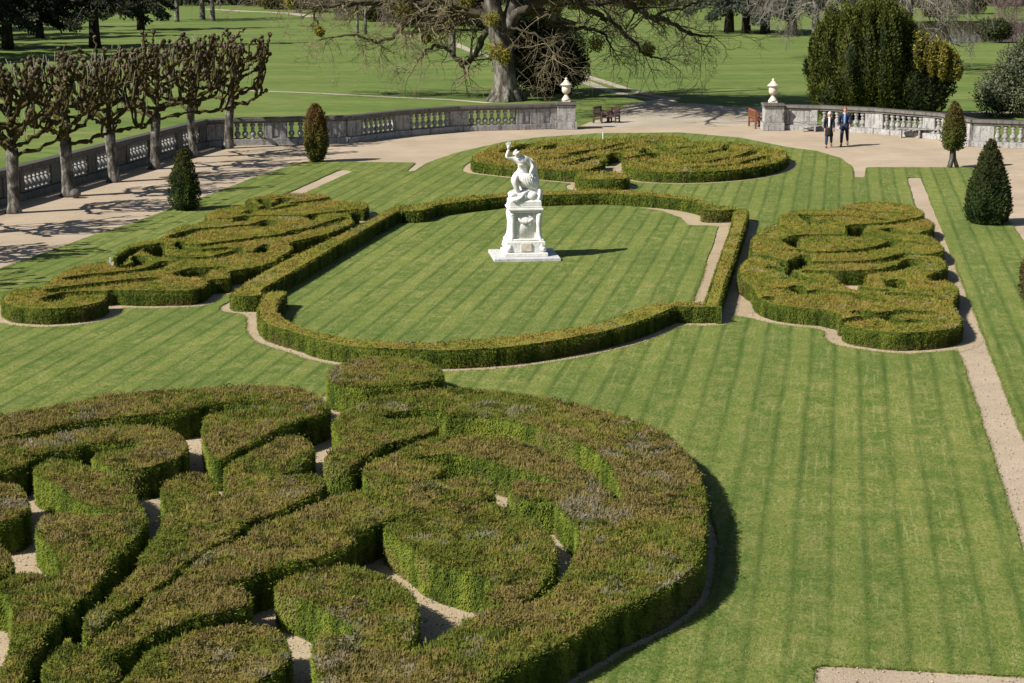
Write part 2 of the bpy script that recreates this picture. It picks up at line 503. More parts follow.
def plain(name, col, rough=.6, spec=.3, var=.2, sc=30):
    m, nt, b = newmat(name)
    c = ramp(nt, noise(nt, objco(nt), sc, 4), [(.3, tuple(x*(1-var) for x in col)), (.7, tuple(min(1, x*(1+var)) for x in col))])
    nt.links.new(c, b.inputs['Base Color']); b.inputs['Roughness'].default_value = rough; b.inputs['Specular IOR Level'].default_value = spec
    return m
M['wood_red'] = plain('red_brown_wood', (.20, .075, .04), .6, .3, .3, 12)
M['wood_dark'] = plain('dark_wood', (.055, .028, .024), .6, .3, .35, 12)
M['skin'] = plain('skin', (.50, .27, .19), .5, .35, .06)
M['hair_white'] = plain('white_hair', (.62, .60, .56), .7)
M['hair_ginger'] = plain('ginger_hair', (.26, .085, .05), .7)
M['navy'] = plain('navy_cloth', (.018, .022, .045), .85)
M['black'] = plain('black_cloth', (.012, .011, .013), .85)
M['denim'] = plain('denim', (.022, .034, .075), .85)
M['shirt_blue'] = plain('blue_shirt', (.16, .28, .50), .8)
M['shirt_white'] = plain('white_shirt', (.62, .62, .64), .8)
M['leather'] = plain('leather', (.16, .08, .05), .5)
M['white_paint'] = plain('white_paint', (.78, .77, .72), .6, .3, .05)

def m_water():
    m, nt, b = newmat('pond_water')
    b.inputs['Base Color'].default_value = (.030, .027, .020, 1); b.inputs['Roughness'].default_value = .06
    w = noise(nt, coord(nt, 0, (1.5, .5, 1)), 1.0, 3)
    bump(nt, b, w, .004, .2)
    return m
M['water'] = m_water()
# ------------------------------------------------------------------ clipped box hedges
PAL_NEAR = np.array([(.128, .150, .025), (.195, .180, .036), (.225, .188, .048), (.200, .158, .055), (.048, .056, .012), (.265, .235, .195)])
PAL_FAR = np.array([(.150, .166, .027), (.218, .200, .034), (.240, .198, .040), (.225, .170, .042), (.055, .062, .012), (.265, .230, .185)])
PAL = PAL_NEAR
def top_cols(x, y, brown=.5, grey=.12):
    """leaf colours on a hedge top: green, olive, rusty and bare grey patches"""
    n = len(x)
    a = fbm(x*.55, y*.55, 11, 3); d = fbm(x*4.5, y*4.5, 21, 2); e = fbm(x*.9, y*.9, 31, 3)*.6 + fbm(x*4, y*4, 41, 2)*.4
    k = np.clip((a-.5)*3.2 + (d-.5)*3.0 + brown + (rng.random(n)-.5)*.25, 0, .999)
    t = np.clip(k*3.4, 0, 2.999); i = t.astype(int); t = (t-i)[:, None]   # 0 green .. 3 rusty
    c = PAL[i]*(1-t) + PAL[i+1]*t
    g = np.clip((e - .67 + grey*.35)*9, 0, .7)[:, None]*(rng.random((n, 1)) < .75); c = c*(1-g) + PAL[5]*g
    f = fbm(x*6.5, y*6.5, 33, 2); dk = (f > .66) & (rng.random(n) < .7); c[dk] = PAL[4]
    return c*(.88 + .24*rng.random((n, 1)))*(.75+.5*fbm(x*9, y*9, 37, 1))[:, None]

def hedge(name, label, loops, h, px, group, brown=.5, grey=.12, rag=1.0, cat='hedge', inset=.03, round_=.035, rw=.18):
    """one hedge: woody heart filled between its outlines, covered in leaves. px = pixels per metre at its distance"""
    global PAL
    PAL = PAL_FAR if px < 50 else PAL_NEAR
    loops = [np.asarray(L, float) for L in loops]
    mb = MB()
    hc = h - (.035 if px < 50 else .05) - round_*.5
    gd = Grid(*(loops[0].min(0)-.1), *(loops[0].max(0)+.1), .045)
    e = pip(gd.X, gd.Y, loops); dist = np.zeros(e.shape, np.float32)
    for k in range(8):                                           # how far each spot lies from the hedge's edge
        dist += e*.045
        q = e.copy(); q[1:] &= e[:-1]; q[:-1] &= e[1:]; q[:, 1:] &= e[:, :-1]; q[:, :-1] &= e[:, 1:]; e = q
    def rim(p):                                                  # the clipped rim stays fresh green
        i = np.clip(((p[:, 0]-gd.x0)/.045+.5).astype(int), 0, gd.nx-1); j = np.clip(((p[:, 1]-gd.y0)/.045+.5).astype(int), 0, gd.ny-1)
        return .55*np.clip(1 - dist[j, i]/.20, 0, 1)
    def drop(p):
        i = np.clip(((p[:, 0]-gd.x0)/.045+.5).astype(int), 0, gd.nx-1); j = np.clip(((p[:, 1]-gd.y0)/.045+.5).astype(int), 0, gd.ny-1)
        return round_*np.clip(1 - dist[j, i]/rw, 0, 1)**2
    out = []
    for L in loops:                                              # the heart stays just inside the leaves
        s = 1 if (area(L) > 0) else -1
        t = np.roll(L, -1, 0) - np.roll(L, 1, 0); t /= np.linalg.norm(t, axis=1, keepdims=True) + 1e-9
        nrm = np.c_[t[:, 1], -t[:, 0]]*s
        out.append((L, nrm if L is loops[0] else -nrm))
    core = [L - nn*(.03+inset) for L, nn in out]
    V, T = fill(core)
    zt = hc + .05*(fbm(V[:, 0]*1.3, V[:, 1]*1.3, 5) - .5)
    a = V[T]; fl = ((a[:, 1, 0]-a[:, 0, 0])*(a[:, 2, 1]-a[:, 0, 1]) - (a[:, 1, 1]-a[:, 0, 1])*(a[:, 2, 0]-a[:, 0, 0])) < 0
    T[fl] = T[fl][:, ::-1]
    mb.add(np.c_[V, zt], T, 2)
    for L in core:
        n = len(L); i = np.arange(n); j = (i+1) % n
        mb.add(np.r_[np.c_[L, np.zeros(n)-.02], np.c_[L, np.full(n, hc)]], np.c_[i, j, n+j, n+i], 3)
    # leafy shoots on the top, in tufts
    A = abs(area(loops[0])) - sum(abs(area(q)) for q in loops[1:])
    L0 = loops[0]; lo, hi = L0.min(0), L0.max(0); box = (hi[0]-lo[0])*(hi[1]-lo[1])
    ll = np.clip((2.8 if px > 50 else 2.2)/px, .045, .10); lw = ll*.52
    ins = [L - nn*inset for L, nn in out]
    def sample(dens):
        n = int(dens*box); p = lo + rng.random((n, 2))*(hi-lo)
        return p[pip(p[:, 0], p[:, 1], ins)]
    far_ = px < 50
    p = sample((.75 if far_ else 1.5)/(ll*lw*.5))
    thin = fbm(p[:, 0]*1.7, p[:, 1]*1.7, 141, 4); p = p[(thin < (.80 if far_ else .645)) | (rng.random(len(p)) < .3)]   # thin, twiggy spots
    hz = h - .055 + .075*(fbm(p[:, 0]*1.3, p[:, 1]*1.3, 5)-.5) + .045*(fbm(p[:, 0]*7, p[:, 1]*7, 15, 2)-.5)*rag - drop(p)
    flat = (rng.random((len(p), 1)) < (.85 if far_ else .65))
    D = np.c_[rng.normal(0, .6, (len(p), 2)), np.where(flat[:, 0], .05+.4*rng.random(len(p)), .6+rng.random(len(p))*.6)]
    mb.leaves(np.c_[p, hz - .02 + .02*flat[:, 0]], D, ll*(.7+.6*rng.random(len(p))), lw*(.8+.4*rng.random(len(p))), 1, top_cols(p[:, 0], p[:, 1], brown+.06-rim(p), grey)*(1.06 if far_ else .80), flat=rng.normal(0, .35, (len(p), 3)) + (0, 0, 1.0))
    q = sample(np.clip(.055*px*px/12, 9, 22)*rag)                      # tuft centres
    q = q[fbm(q[:, 0]*1.7, q[:, 1]*1.7, 141, 4) < .66]
    if len(q):
        k = 16; r = np.clip(6.5/px, .07, .13)*(.7+.6*rng.random(len(q)))
        q3 = np.repeat(q, k, 0); rr = np.repeat(r, k)
        o = rng.normal(0, .5, (len(q3), 2))*rr[:, None]; dz = np.sqrt(np.clip(1 - (o**2).sum(1)/rr**2, 0, 1))*rr*.75
        pc = q3 + o
        hz = h - .05 + .05*(fbm(q3[:, 0]*1.3, q3[:, 1]*1.3, 5)-.5) + dz - np.repeat(drop(q), k, 0)
        D = np.c_[o/rr[:, None]*1.1 + rng.normal(0, .35, (len(pc), 2)), .25 + .7*rng.random(len(pc))]
        cc = top_cols(q[:, 0], q[:, 1], brown-.16-rim(q), grey*.2)*(1.1 if far_ else .88); cc = np.repeat(cc, k, 0)*(.8+.4*rng.random((len(pc), 1)))
        mb.leaves(np.c_[pc, hz-.03], D, ll*.95, lw*.9, 1, cc, flat=rng.normal(0, .5, (len(pc), 3)) + (0, 0, 1.0))
    # upright young shoots
    q = sample((.08 if far_ else .45)/(ll*lw*.5))
    D = np.c_[rng.normal(0, .22, (len(q), 2)), np.ones(len(q))]
    sh = 1.0 + fbm(q[:, 0]*3, q[:, 1]*3, 44, 2)
    mb.leaves(np.c_[q, np.full(len(q), h-.07) - drop(q)], D, ll*1.15*sh*(.7+.5*rng.random(len(q))), lw*.62, 1, top_cols(q[:, 0], q[:, 1], brown+.1-rim(q), grey)*(1.0 if far_ else .86), flat=np.c_[rng.normal(0, .5, (len(q), 2)) - (.6, .5), np.full(len(q), .35)])
    if not far_:                                                 # stray uncut shoots
        q = sample(15); D = np.c_[rng.normal(0, .35, (len(q), 2)), np.ones(len(q))]
        mb.leaves(np.repeat(np.c_[q, np.full(len(q), h-.05)], 2, 0), np.repeat(D, 2, 0) + rng.normal(0, .2, (2*len(q), 3)), .07+.05*rng.random(2*len(q)), .024, 1, np.repeat(top_cols(q[:, 0], q[:, 1], brown-.2, 0), 2, 0)*.95, flat=rng.normal(0, .5, (2*len(q), 3)) - (.6, .4, -.5))
    # clipped sides: short upright leaves in vertical streaks
    for L, nn in out:
        R = resample(L, .05); m = len(R)
        t = np.roll(R, -1, 0) - np.roll(R, 1, 0); t /= np.linalg.norm(t, axis=1, keepdims=True) + 1e-9
        sgn = 1 if area(L) > 0 else -1
        nr = np.c_[t[:, 1], -t[:, 0]]*sgn*(1 if L is loops[0] else -1)
        per = m*.05; n = int(per*h*(1.3 if far_ else 1.9)/(ll*lw*.4))
        if n < 1: continue
        u = rng.random(n)*m; i = u.astype(int) % m; f = (u-np.floor(u))[:, None]
        base = R[i]*(1-f) + R[(i+1) % m]*f; nv = nr[i]
        z = rng.random(n)*(h-.02-round_)
        arc = u*.05
        st = noise2(arc*4.5, z*.9+3, 51)*.34 + noise2(arc*13, z*1.4, 52)*.36 + fbm(arc*9, z*8, 53, 2)*.30
        offs = (st-.5)*(.04 if far_ else .06) - .01 + .03*rng.random(n)
        pos = np.c_[base + nv*offs[:, None], z - .02]
        D = np.c_[nv*(.35+.5*rng.random((n, 1))) + rng.normal(0, .25, (n, 2)), rng.uniform(-1.6, 1.2, n)]
        g = np.array((.092, .138, .017)); y2 = np.array((.175, .188, .030)); dk = np.array((.028, .046, .008)); br = np.array((.15, .12, .045))
        w = np.clip((st-.18)*2.1, 0, 1)[:, None]
        c = dk*(1-w) + (g*(1-.6*w) + y2*.6*w)*w
        bb = (fbm(arc*1.1, z*1.5, 61) > .66)[:, None] & (rng.random((n, 1)) < .5); c = np.where(bb, br, c)
        c = c*(.85+.3*rng.random((n, 1)))*(1.05 if far_ else 1.42)
        mb.leaves(pos - np.c_[nv*inset, np.zeros(n)], D, ll*(.9+.6*rng.random(n)), lw*.6, 1, c, flat=np.c_[nv, np.full(n, .5)] + rng.normal(0, .24, (n, 3)))
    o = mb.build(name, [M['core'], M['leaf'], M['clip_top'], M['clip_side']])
    return tag(o, label, cat, group)

# --- the near parterre: every piece traced at the height of its top
HF = .61
def trace(pts, z, sub=5): return smooth_loop([P(x, y, z) for x, y in pts], sub)
NEAR = [
 ('long outer hedge ribbon at the back of the near parterre, ending in a heart-shaped lobe',
  [(-150,450),(-70,428),(0,412),(61,402),(98,393),(134,389.5),(179,386.5),(240,383),(280,383),(305,387),(322,395),(330,403),(326,409),(316,413),(293,421),(274,428),(258,438.5),(240,446),(229,453),(220,457),(211,453),(204,440),(202,424),(205,413),(216,409.5),(240,407),(262,406.5),(272,404.5),(262,401.5),(240,400),(222,400),(210,402),(179,408.7),(148,411.5),(102,416.6),(60,422.7),(21,430.7),(0,435),(-60,449),(-150,476)]),
 ('second curling hedge strand of the near parterre, rolled end beside the small gravel gap',
  [(-130,500),(-90,474),(-50,451),(0,437.7),(32,435),(81,426),(110,423),(134,422),(160,424),(176,429),(186,437),(188,446),(181,453),(168,458),(150,464),(121,466),(106,463),(95,458),(92,454.5),(96,450),(106,447.5),(137,445),(140,441.5),(134,438.7),(106,440),(91,441),(76,446),(53,449),(34,453),(30,458),(25,462),(0,468),(-50,482),(-100,520)]),
 ('two-lobed leaf-shaped hedge left of the long dark gap, narrowing towards the picture bottom',
  [(33.5,467),(37,461),(46,457),(62,456),(76,459),(91,464.5),(112,471),(125,479),(137,493),(146,512),(146,521),(139,533),(123,549),(106,568),(91,588),(81,597),(63,612),(47.5,628),(38.7,645),(26,666),(24,685),(20,720),(-40,740),(-30,700),(0,661),(7,647),(10,628),(10.5,609),(7,594),(0,588),(-14,588),(-8,579),(3.5,576),(17.6,569),(36,569),(54,572),(57,563),(51,543),(38,531),(35,523),(39,515),(53,509.5),(70,508),(88,512),(102,512),(104,508.5),(88,502),(70,494),(52,479),(38,473)]),
 ('Y-shaped hedge with two round lobes in the near parterre, tapering to the lower left',
  [(224.5,467),(230,459),(240,454),(268,440),(280,434.5),(292,432.5),(306,435),(314,443),(314,449),(309,456),(295,467),(281,472.5),(292,471.5),(316,472),(325,477),(326,482),(320,488),(310,493),(293,501.6),(272,511.5),(254,517),(244,524.5),(230,535),(209,544),(196,552.6),(180,565),(162,581),(140,596),(126,603.4),(112,612),(98.5,626),(90,635),(84,632),(84.5,611),(95,602),(108,594.6),(112.5,586),(126,574),(137,563),(139,552.6),(155,531),(163,510),(161.7,496),(160,484),(166,477),(178,472),(195,470),(209,472),(216,479),(219,489),(223.5,490)]),
 ('long sweeping hedge arm below the thin dark gap, with three lobes along its lower edge',
  [(494,486),(492,495),(466,501),(438,509),(410,513),(386,518),(372,524),(358,530),(353.5,541),(325,552),(272,566),(238,578),(218,583),(240,583.5),(250,590),(249,600),(232,605),(196,615.5),(170,623.6),(149,630),(140,638.6),(123,646),(108,654),(117,657),(119.5,663),(118,672),(106,684),(90,720),(20,735),(32,705),(42,683),(42,661.5),(51,649),(61.5,640),(68,632),(74,640),(86,647),(92,637),(98.5,630),(126.5,612),(140.6,601.7),(146,590),(162,586),(179,573.5),(198,554.4),(214,544),(244,535),(250,525),(266,518.6),(301,506),(336,492),(368,487),(410,480),(445,476),(473,475.5),(488,479)]),
 ('big crescent hedge closing the near parterre on the right, with hooked inner strands',
  [(333,422),(335,415),(346,407),(373,396.4),(408,389.3),(443,386.7),(464,386),(499,389.3),(539,393.4),(595,405.7),(630,416),(659,426),(683,443),(697,464),(706,490),(707.5,512),(705.7,540),(697,562),(669,583.6),(623,604.7),(570,634.6),(518,662.7),(490,679),(440,705),(360,735),(250,745),(255,705),(290,690),(330,676),(370,661),(403,647),(427,638.7),(453,623),(467,614),(490,604),(524,600),(535,597),(556,580),(569,562),(574,549),(578,535),(576,523),(566,512),(556,501),(551,497.5),(522,495.5),(511,490),(508,484),(513,479.5),(524,477.5),(545,480),(558,477.5),(525,468.5),(490,458),(468,453),(443,451.5),(420,454),(418,456.5),(441,461),(444.5,467),(432,475),(400,480),(372,478),(363,470),(366,461),(390,451),(418,438.5),(450,433),(499,434),(546,447),(581,464),(603,481),(618,497),(621,491),(618,479.5),(606,458.5),(581,441),(546,427),(497,416),(458,413),(445,412),(440,407.5),(418,407),(396,409.5),(384,413),(390,416.5),(429,414.8),(437,420),(434,428),(418,434),(390,441),(360,458),(353,463),(338,463),(326,460),(323.5,455),(329,448),(339,441),(341,437)]),
 ('heart-shaped raised hedge inside the big crescent, bright clipped side facing the camera',
  [(383.5,524),(389,520),(398,518),(427,509.5),(466,499),(482,498.5),(498,501),(514,509),(546,525),(555,541),(557.5,557),(551,575.5),(535,592),(518,603),(500,607),(484,606),(481,598),(488,583),(486,575),(459,567.5),(432,559.6),(406,541),(390,530)]),
 ('rounded hedge with lower lobe below the heart-shaped hedge, beside two pale gravel patches',
  [(274.5,583),(280,577),(308,566),(336,563),(361,564),(396,576),(415,592),(419,610),(413,638),(403,648),(380,660),(350,672),(326,676),(316,668),(312,650),(313,634),(325,629),(347,632),(352,627),(333,612),(297,594),(281,588)]),
 ('bushy green hedge mound at the picture bottom, left of the pale gravel patch',
  [(170,636),(180,631),(205,624.5),(237,621.5),(267,622.5),(283,631),(290,643),(291,653),(280,666),(258,678),(245,700),(210,730),(110,740),(108,705),(116,682),(130,668),(140.6,653),(155,642)]),
 ('small oval hedge cut by the left picture edge, upper of the two there',
  [(-60,500),(-40,487),(0,480),(17.6,482),(26,491),(30,503),(25,510.5),(9,516),(-10,519),(-45,518)]),
 ('small oval hedge cut by the left picture edge, lower of the two there',
  [(-60,562),(-40,548),(-12,541),(0,542),(9,549),(13,558),(10.5,568),(0,575),(-25,583),(-55,580)]),
 ('round drum-shaped hedge on the axis between the near parterre and the statue lawn',
  [(326.5,374),(329,367),(340,361),(358,356),(384,353.5),(410,355),(430,360),(442,367),(443,373),(436,377),(420,380),(399,382.5),(364,384.5),(340,382.5),(329,379)]),
]
ALLH = []       # hedge outlines with heights, for the beds
GF = 'box hedges of the near parterre'
BR = [.46, .42, .42, .34, .44, .64, .24, .52, .00, .36, .36, .50]; RG = [1, 1, 1, 1.2, 1, .8, 1.7, 1, 1.9, 1, 1, .9]
for (lab, pts), br_, rg_ in zip(NEAR, BR, RG):
    L = trace(pts, HF); ALLH.append(('near', L))
    hedge('box_hedge', lab, [L], HF, 62, GF, brown=br_, rag=rg_)

# --- the hedges round the statue lawn
HR = .46
RING = [
 ('curved hedge closing the statue lawn on the near side',
  [(258,303),(257.5,312),(262,319),(270,323.5),(299,332),(318,338.5),(352,344),(384,347),(439,348.6),(482,347),(526,343),(592,332),(636,321),(668,308.5),(677,303.7),(670,300.5),(646,303),(603,318.6),(548,329.5),(482,336.6),(440,339),(400,339),(352,336.5),(320,330),(294,321),(280,312),(277.5,306),(281,298),(287,291),(284,289.5),(267,289.5),(261,296)], 44),
 ('straight hedge along the left side of the statue lawn',
  [(230.5,291.5),(231.5,289.5),(255,275),(290,255.6),(332.5,236),(354,225.7),(378,213.4),(398,203.5),(401,204.5),(400,209.5),(396.5,211),(354,234.5),(304,263.7),(266,285.5),(264,290),(262,293),(250,294),(234,293.5)], 40),
 ('shallow curved hedge closing the statue lawn on the far side, behind the statue',
  [(400,206),(402,204),(420,202.5),(439,199),(482,194),(510,191),(548,189.8),(603,188.4),(657,191.5),(692,196),(717,204),(734,205),(734,208.4),(703,208.6),(701,202.5),(671,196.5),(630,193.5),(603,192.2),(548,193.6),(510,195),(482,198),(440,203.5),(424,209),(404,209.5)], 30),
 ('straight hedge along the right side of the statue lawn, dark shadow on its right',
  [(734.5,208),(747.5,208),(748.5,211),(747,218),(736.6,251.5),(726,282),(719.5,303.5),(716,304.7),(680,304.7),(672,302.8),(678,300),(701,300),(704,299),(720,253.5),(730.4,225)], 40),
]
GR = 'box hedges around the statue lawn'
for lab, pts, s in RING:
    L = trace(pts, HR, 4); ALLH.append(('ring', L))
    hedge('box_hedge', lab, [L], HR, s, GR, brown=.42, grey=.03, rag=.4)

# --- the three parterres further off: an outline, minus the gaps between the scrolls
def parterre(key, outline, gaps, seeds, z, px, group, res=.045, brown=.5, extra=()):
    o = trace(outline, z, 4); ALLH.append((key, o))
    lo, hi = o.min(0)-.3, o.max(0)+.3
    g = Grid(lo[0], lo[1], hi[0], hi[1], res)
    m = g.poly(o)
    for k in gaps:
        if k[0] == 'h': m &= ~g.grow(g.poly(np.array([P(x, y, z) for x, y in k[1]])), .09)
        else: m &= ~g.stroke([P(x, y, z) for x, y in k[1]], k[0]*.95 + .21)
    groups = nest(g.contours(m, 1), .35)
    left = dict(seeds)
    for L in groups:
        lab = None
        for sd in [q_ for q_ in left if isinstance(q_, tuple)]:
            c = np.array([P(*sd, z)])
            if pip(c[:, 0], c[:, 1], L)[0]: lab = left.pop(sd); break
        if lab is None:
            c = L[0].mean(0); print('NOSEED', key, [round(v) for v in proj(c[0], c[1], z)], round(abs(area(L[0])), 2)); lab = 'box hedge'
        LL = [resample(q, .09) for q in L]
        hedge('box_hedge', lab, LL, z, px, group, brown=brown, grey=.03, rag=.14, inset=.03, round_=.06, rw=.22)
    for sd in left: print('SEED UNUSED', key, sd)
# right-hand parterre
parterre('right',
 [(750,249),(752,236),(757,231),(764,226),(777,223),(778,215),(785,211),(797,208),(817,207.5),(836,208.5),(840.5,204),(857,201),(882,200),(905,202),(919,206),(924.5,210.5),(922,214.5),(914,217.5),(926,217.5),(934,221),(933,225.5),(929,228),(918,231.5),(926,232.5),(936,237),(944,244.5),(942,249.5),(925,253),(938,254.5),(946,259),(947.5,264.5),(940,269),(929,274),(932,278.5),(948,278.5),(957.5,283),(959.5,288.5),(957,294),(954,300),(958,308),(963,317),(960,323.5),(944,327.5),(918,330),(891.5,330),(867,327),(848,323.5),(840,317.5),(838,311),(830,309),(817,306.5),(797,305),(776,302),(761,297),(754,291),(752,285),(742,278),(738.5,271),(739,265),(742,260),(748,256),(751,252.5)],
 [('h', [(785,238),(795,234.3),(795.5,246)]), (.22, [(795,235),(812,233.2),(849,233.2)]), ('h', [(850,223.5),(863,222.8),(858,234.5),(850,233.5)]),
  (.20, [(862,223),(877,222.6),(892,221.5),(915,217.5),(926,215.5)]), (.16, [(804,213.5),(843,214),(878,217.5),(884,217.5)]),
  ('h', [(882,228),(893,226.5),(892,231)]), (.15, [(893,229),(910,231.5)]),
  ('h', [(782.5,263),(805,252.5),(808.5,262),(794,267)]), (.18, [(808,260.5),(830,260.3),(859,260),(880,258.4),(895,256)]),
  (.26, [(812,269.5),(840,270),(864,269.6),(889,267.8),(905,263.5),(914.5,258)]), ('h', [(829,270),(862,270),(861,282),(846,280),(838,274)]),
  ('h', [(888,279),(900,277),(901,284.5),(892,284.5)]), ('h', [(790,286),(797,283),(804,289),(803,292)]), (.12, [(783,286),(790,286)]),
  (.14, [(803,290),(820,288.5),(846,291),(866,296),(880,298)]), (.16, [(893,291.5),(908,291.5),(926,294)]), (.14, [(858,310),(880,313),(900,320),(921,318.5)]), ('h', [(766,295.5),(770,294),(771,297)]),
  (.14, [(846,281),(860,286),(884,288)]), (.12, [(751,253),(764,254),(782,259)]), (.13, [(805,214),(815,222),(823,221)]), (.13, [(894,256),(906,252),(926,253)]),
  (.10, [(862,231),(880,236),(905,240),(930,243)]), (.16, [(797,248),(815,250.5),(850,249.5),(880,245.5),(894,240)]), (.14, [(846,318),(870,314),(900,309.5),(930,310)]), (.14, [(774,265),(783,267),(800,275),(812,279)]), (.14, [(846,206.5),(870,210),(905,211.5)])],
 {(760,275): 'scrolled box hedge forming the near two thirds of the right parterre', (880,207): 'scrolled box hedge forming the far third of the right parterre'},
 .48, 43, 'box hedges of the right parterre', brown=.22)
# left-hand parterre
parterre('left',
 [(1,297),(4,291),(12,287.5),(29,285),(42,284),(48,279),(54,274),(60,271),(73,265),(90,261),(103,259.5),(113,260.5),(115,252.5),(122,246),(135,241),(148,239),(160,236),(166,230),(180,224),(198,221.5),(206,219.5),(205,213),(213,208.5),(228,205.5),(240,204),(243,199),(256,195.5),(275,193),(295,191.6),(318,191.8),(330,194),(331,198),(343,199.7),(360,199.5),(367,201),(367.5,206),(358,209.5),(350,212.5),(354,219),(352,222),(333,230),(312,235.5),(291,240.5),(293,247),(279,255.5),(274,260),(252,265.5),(231,269),(230.5,275),(222,276.5),(211,277.5),(206,283),(198,286.5),(182,288),(138,288.5),(112,287.5),(107,290),(107.5,295),(102,299),(88,302.5),(73,304.8),(44,306.2),(15,304.5),(4,301)],
 [(.24, [(49,297),(56,293.5),(66,291.3),(88,290),(100,290.3)]), (.26, [(53,288),(70,285.3),(88,283.2),(113,280.3),(135,278),(150,277)]),
  (.22, [(72,275.8),(92,273),(117,271),(140,268.5),(155,265.5),(166,260)]), (.2, [(124,264.5),(134,263),(141,259.5),(138,254.5)]), ('h', [(137,254.5),(141,259.5),(136,262)]),
  ('h', [(146,248.5),(152,243.5),(161,241),(159.5,255)]), (.26, [(174,235),(184,231),(197,228),(206,226.8),(219,226)]), ('h', [(174.5,243.5),(180,239.5),(181.5,244.5)]),
  ('h', [(174,272.5),(184,268),(196,265.5),(208,266),(199,274.5)]), (.15, [(208,266),(222,265)]), (.22, [(224,216.5),(236,216.5),(246,214.5)]), ('h', [(233,220.5),(241,215.5),(246.5,214.5),(243,219)]),
  ('h', [(249,224),(266,218.5),(274,219.5),(272,224)]), (.15, [(206,227),(230,225),(250,223.8)]), ('h', [(233,250),(238,245.5),(240,251)]), ('h', [(255,251.5),(260,246),(267,242),(262,251)]),
  (.24, [(259,235.5),(275,234.5),(290,231.5),(299,228.5)]), ('h', [(305,215.5),(313.5,211.5),(313,217.5)]), (.16, [(278,198),(284,197)]), (.16, [(262,198),(266,202)]), (.2, [(295,201),(315,199.3),(331,196)]),
  (.14, [(180,242),(200,243.5),(225,240),(259,236)]), (.13, [(240,249),(254,250)]), (.13, [(160,254),(190,256.5),(215,255),(234,250)]), (.14, [(313,212.5),(335,210.5),(358,208)]), (.13, [(299,229),(320,224),(345,216)]),
  (.12, [(244,199),(255,207),(275,207.5),(296,203)]), (.12, [(246,214.5),(275,213.5),(305,214.5)]), (.16, [(180,246),(200,248.5),(228,246)]), (.14, [(246,211),(262,206),(290,197)]), (.14, [(116,262),(122,255),(134,247),(150,243.5)])],
 {(30,297): 'large scrolled box hedge of the left parterre, its round hooked end nearest the camera'},
 .46, 42, 'box hedges of the left parterre', brown=.40)
# round parterre at the far end, split by the axis
parterre('far',
 [(473,160),(474,154),(488,147),(506,142.6),(528,142),(536,139.6),(551,138.6),(569,137.6),(600,137.6),(618,136),(640,135),(673,134.6),(687,136.4),(690,139.8),(700,139.6),(725,140.6),(755,143.6),(778,147.5),(788,152),(784,158),(769,163),(743,167.3),(708,170),(673,170.6),(645,169.5),(628,167),(620,167.5),(619,164),(606,164.3),(598,168),(588,170.3),(572,170),(552,168.3),(530,166.5),(508,164.5),(488,162.5)],
 [(.5, [(505,150.5),(516,147.5),(529,143.5)]), ('h', [(538,147.5),(545,144.3),(556,143),(554,147.5)]), (.3, [(567,163),(578,160.5),(585,158),(600,155)]), (.4, [(583,158.5),(599,155.5)]),
  (.3, [(590,169),(600,166.5),(607,163.5)]), (.22, [(500,157),(530,158),(560,157),(585,151)]), (.22, [(613,149),(634,145.5)]), (.35, [(606,165),(612,156),(618,152)]), (.2, [(540,152.5),(570,152),(592,149),(611,146),(625,142)]),
  (.35, [(680,147),(698,145.5)]), (.3, [(697,152),(712,150.5),(726,148)]), ('h', [(722,149),(726,143.5),(728,148.5)]), (.25, [(722,158),(740,155.5),(756,149.5)]), (.22, [(687,161),(712,160.3),(722,158)]), (.25, [(690,166),(718,165),(743,162),(768,155)]),
  (.2, [(640,160),(656,163),(672,165.5),(690,166)]), (.3, [(617,158),(635,156),(655,152),(652,156)]), ('h', [(640,152),(646,147),(650,151)]), (.2, [(620,167),(618,158),(618,152)]), (.2, [(660,147),(680,147)]), (.2, [(655,152),(680,153.5),(697,152)]), (.2, [(649,140),(662,145),(664,150)])],
 {(490,156): 'broad round box hedge of concentric arcs at the far end of the garden'},
 .48, 26, 'box hedges of the far parterre', brown=.42)
L = trace([(575.5,174.5),(577,172.5),(586,171),(604,170.3),(620,171.5),(628,174),(627,176.8),(612,178),(590,177.8),(578,176.8)], .48, 4)
ALLH.append(('far', L))
hedge('box_hedge', 'small drum-shaped hedge on the axis between the statue lawn and the far round parterre', [L], .48, 28, 'box hedges of the far parterre', brown=.5, grey=.03, rag=.2)

# ------------------------------------------------------------------ ground
def sheet(name, loops, z, mat, skirt=0.0, kind='structure', label=None):
    V, T = fill(loops)
    a = V[T]; fl = ((a[:, 1, 0]-a[:, 0, 0])*(a[:, 2, 1]-a[:, 0, 1]) - (a[:, 1, 1]-a[:, 0, 1])*(a[:, 2, 0]-a[:, 0, 0])) < 0
    T[fl] = T[fl][:, ::-1]
    mb = MB(); mb.add(np.c_[V, np.full(len(V), z)], T, 0)
    if skirt:
        for L in loops:
            n = len(L); i = np.arange(n); j = (i+1) % n
            mb.add(np.r_[np.c_[L, np.full(n, z)], np.c_[L, np.full(n, z-skirt)]], np.c_[i, j, n+j, n+i], 0)
    return tag(mb.build(name, mat), label, None, None, kind)
def G(pts, z=0.0): return np.array([P(x, y, z) for x, y in pts])

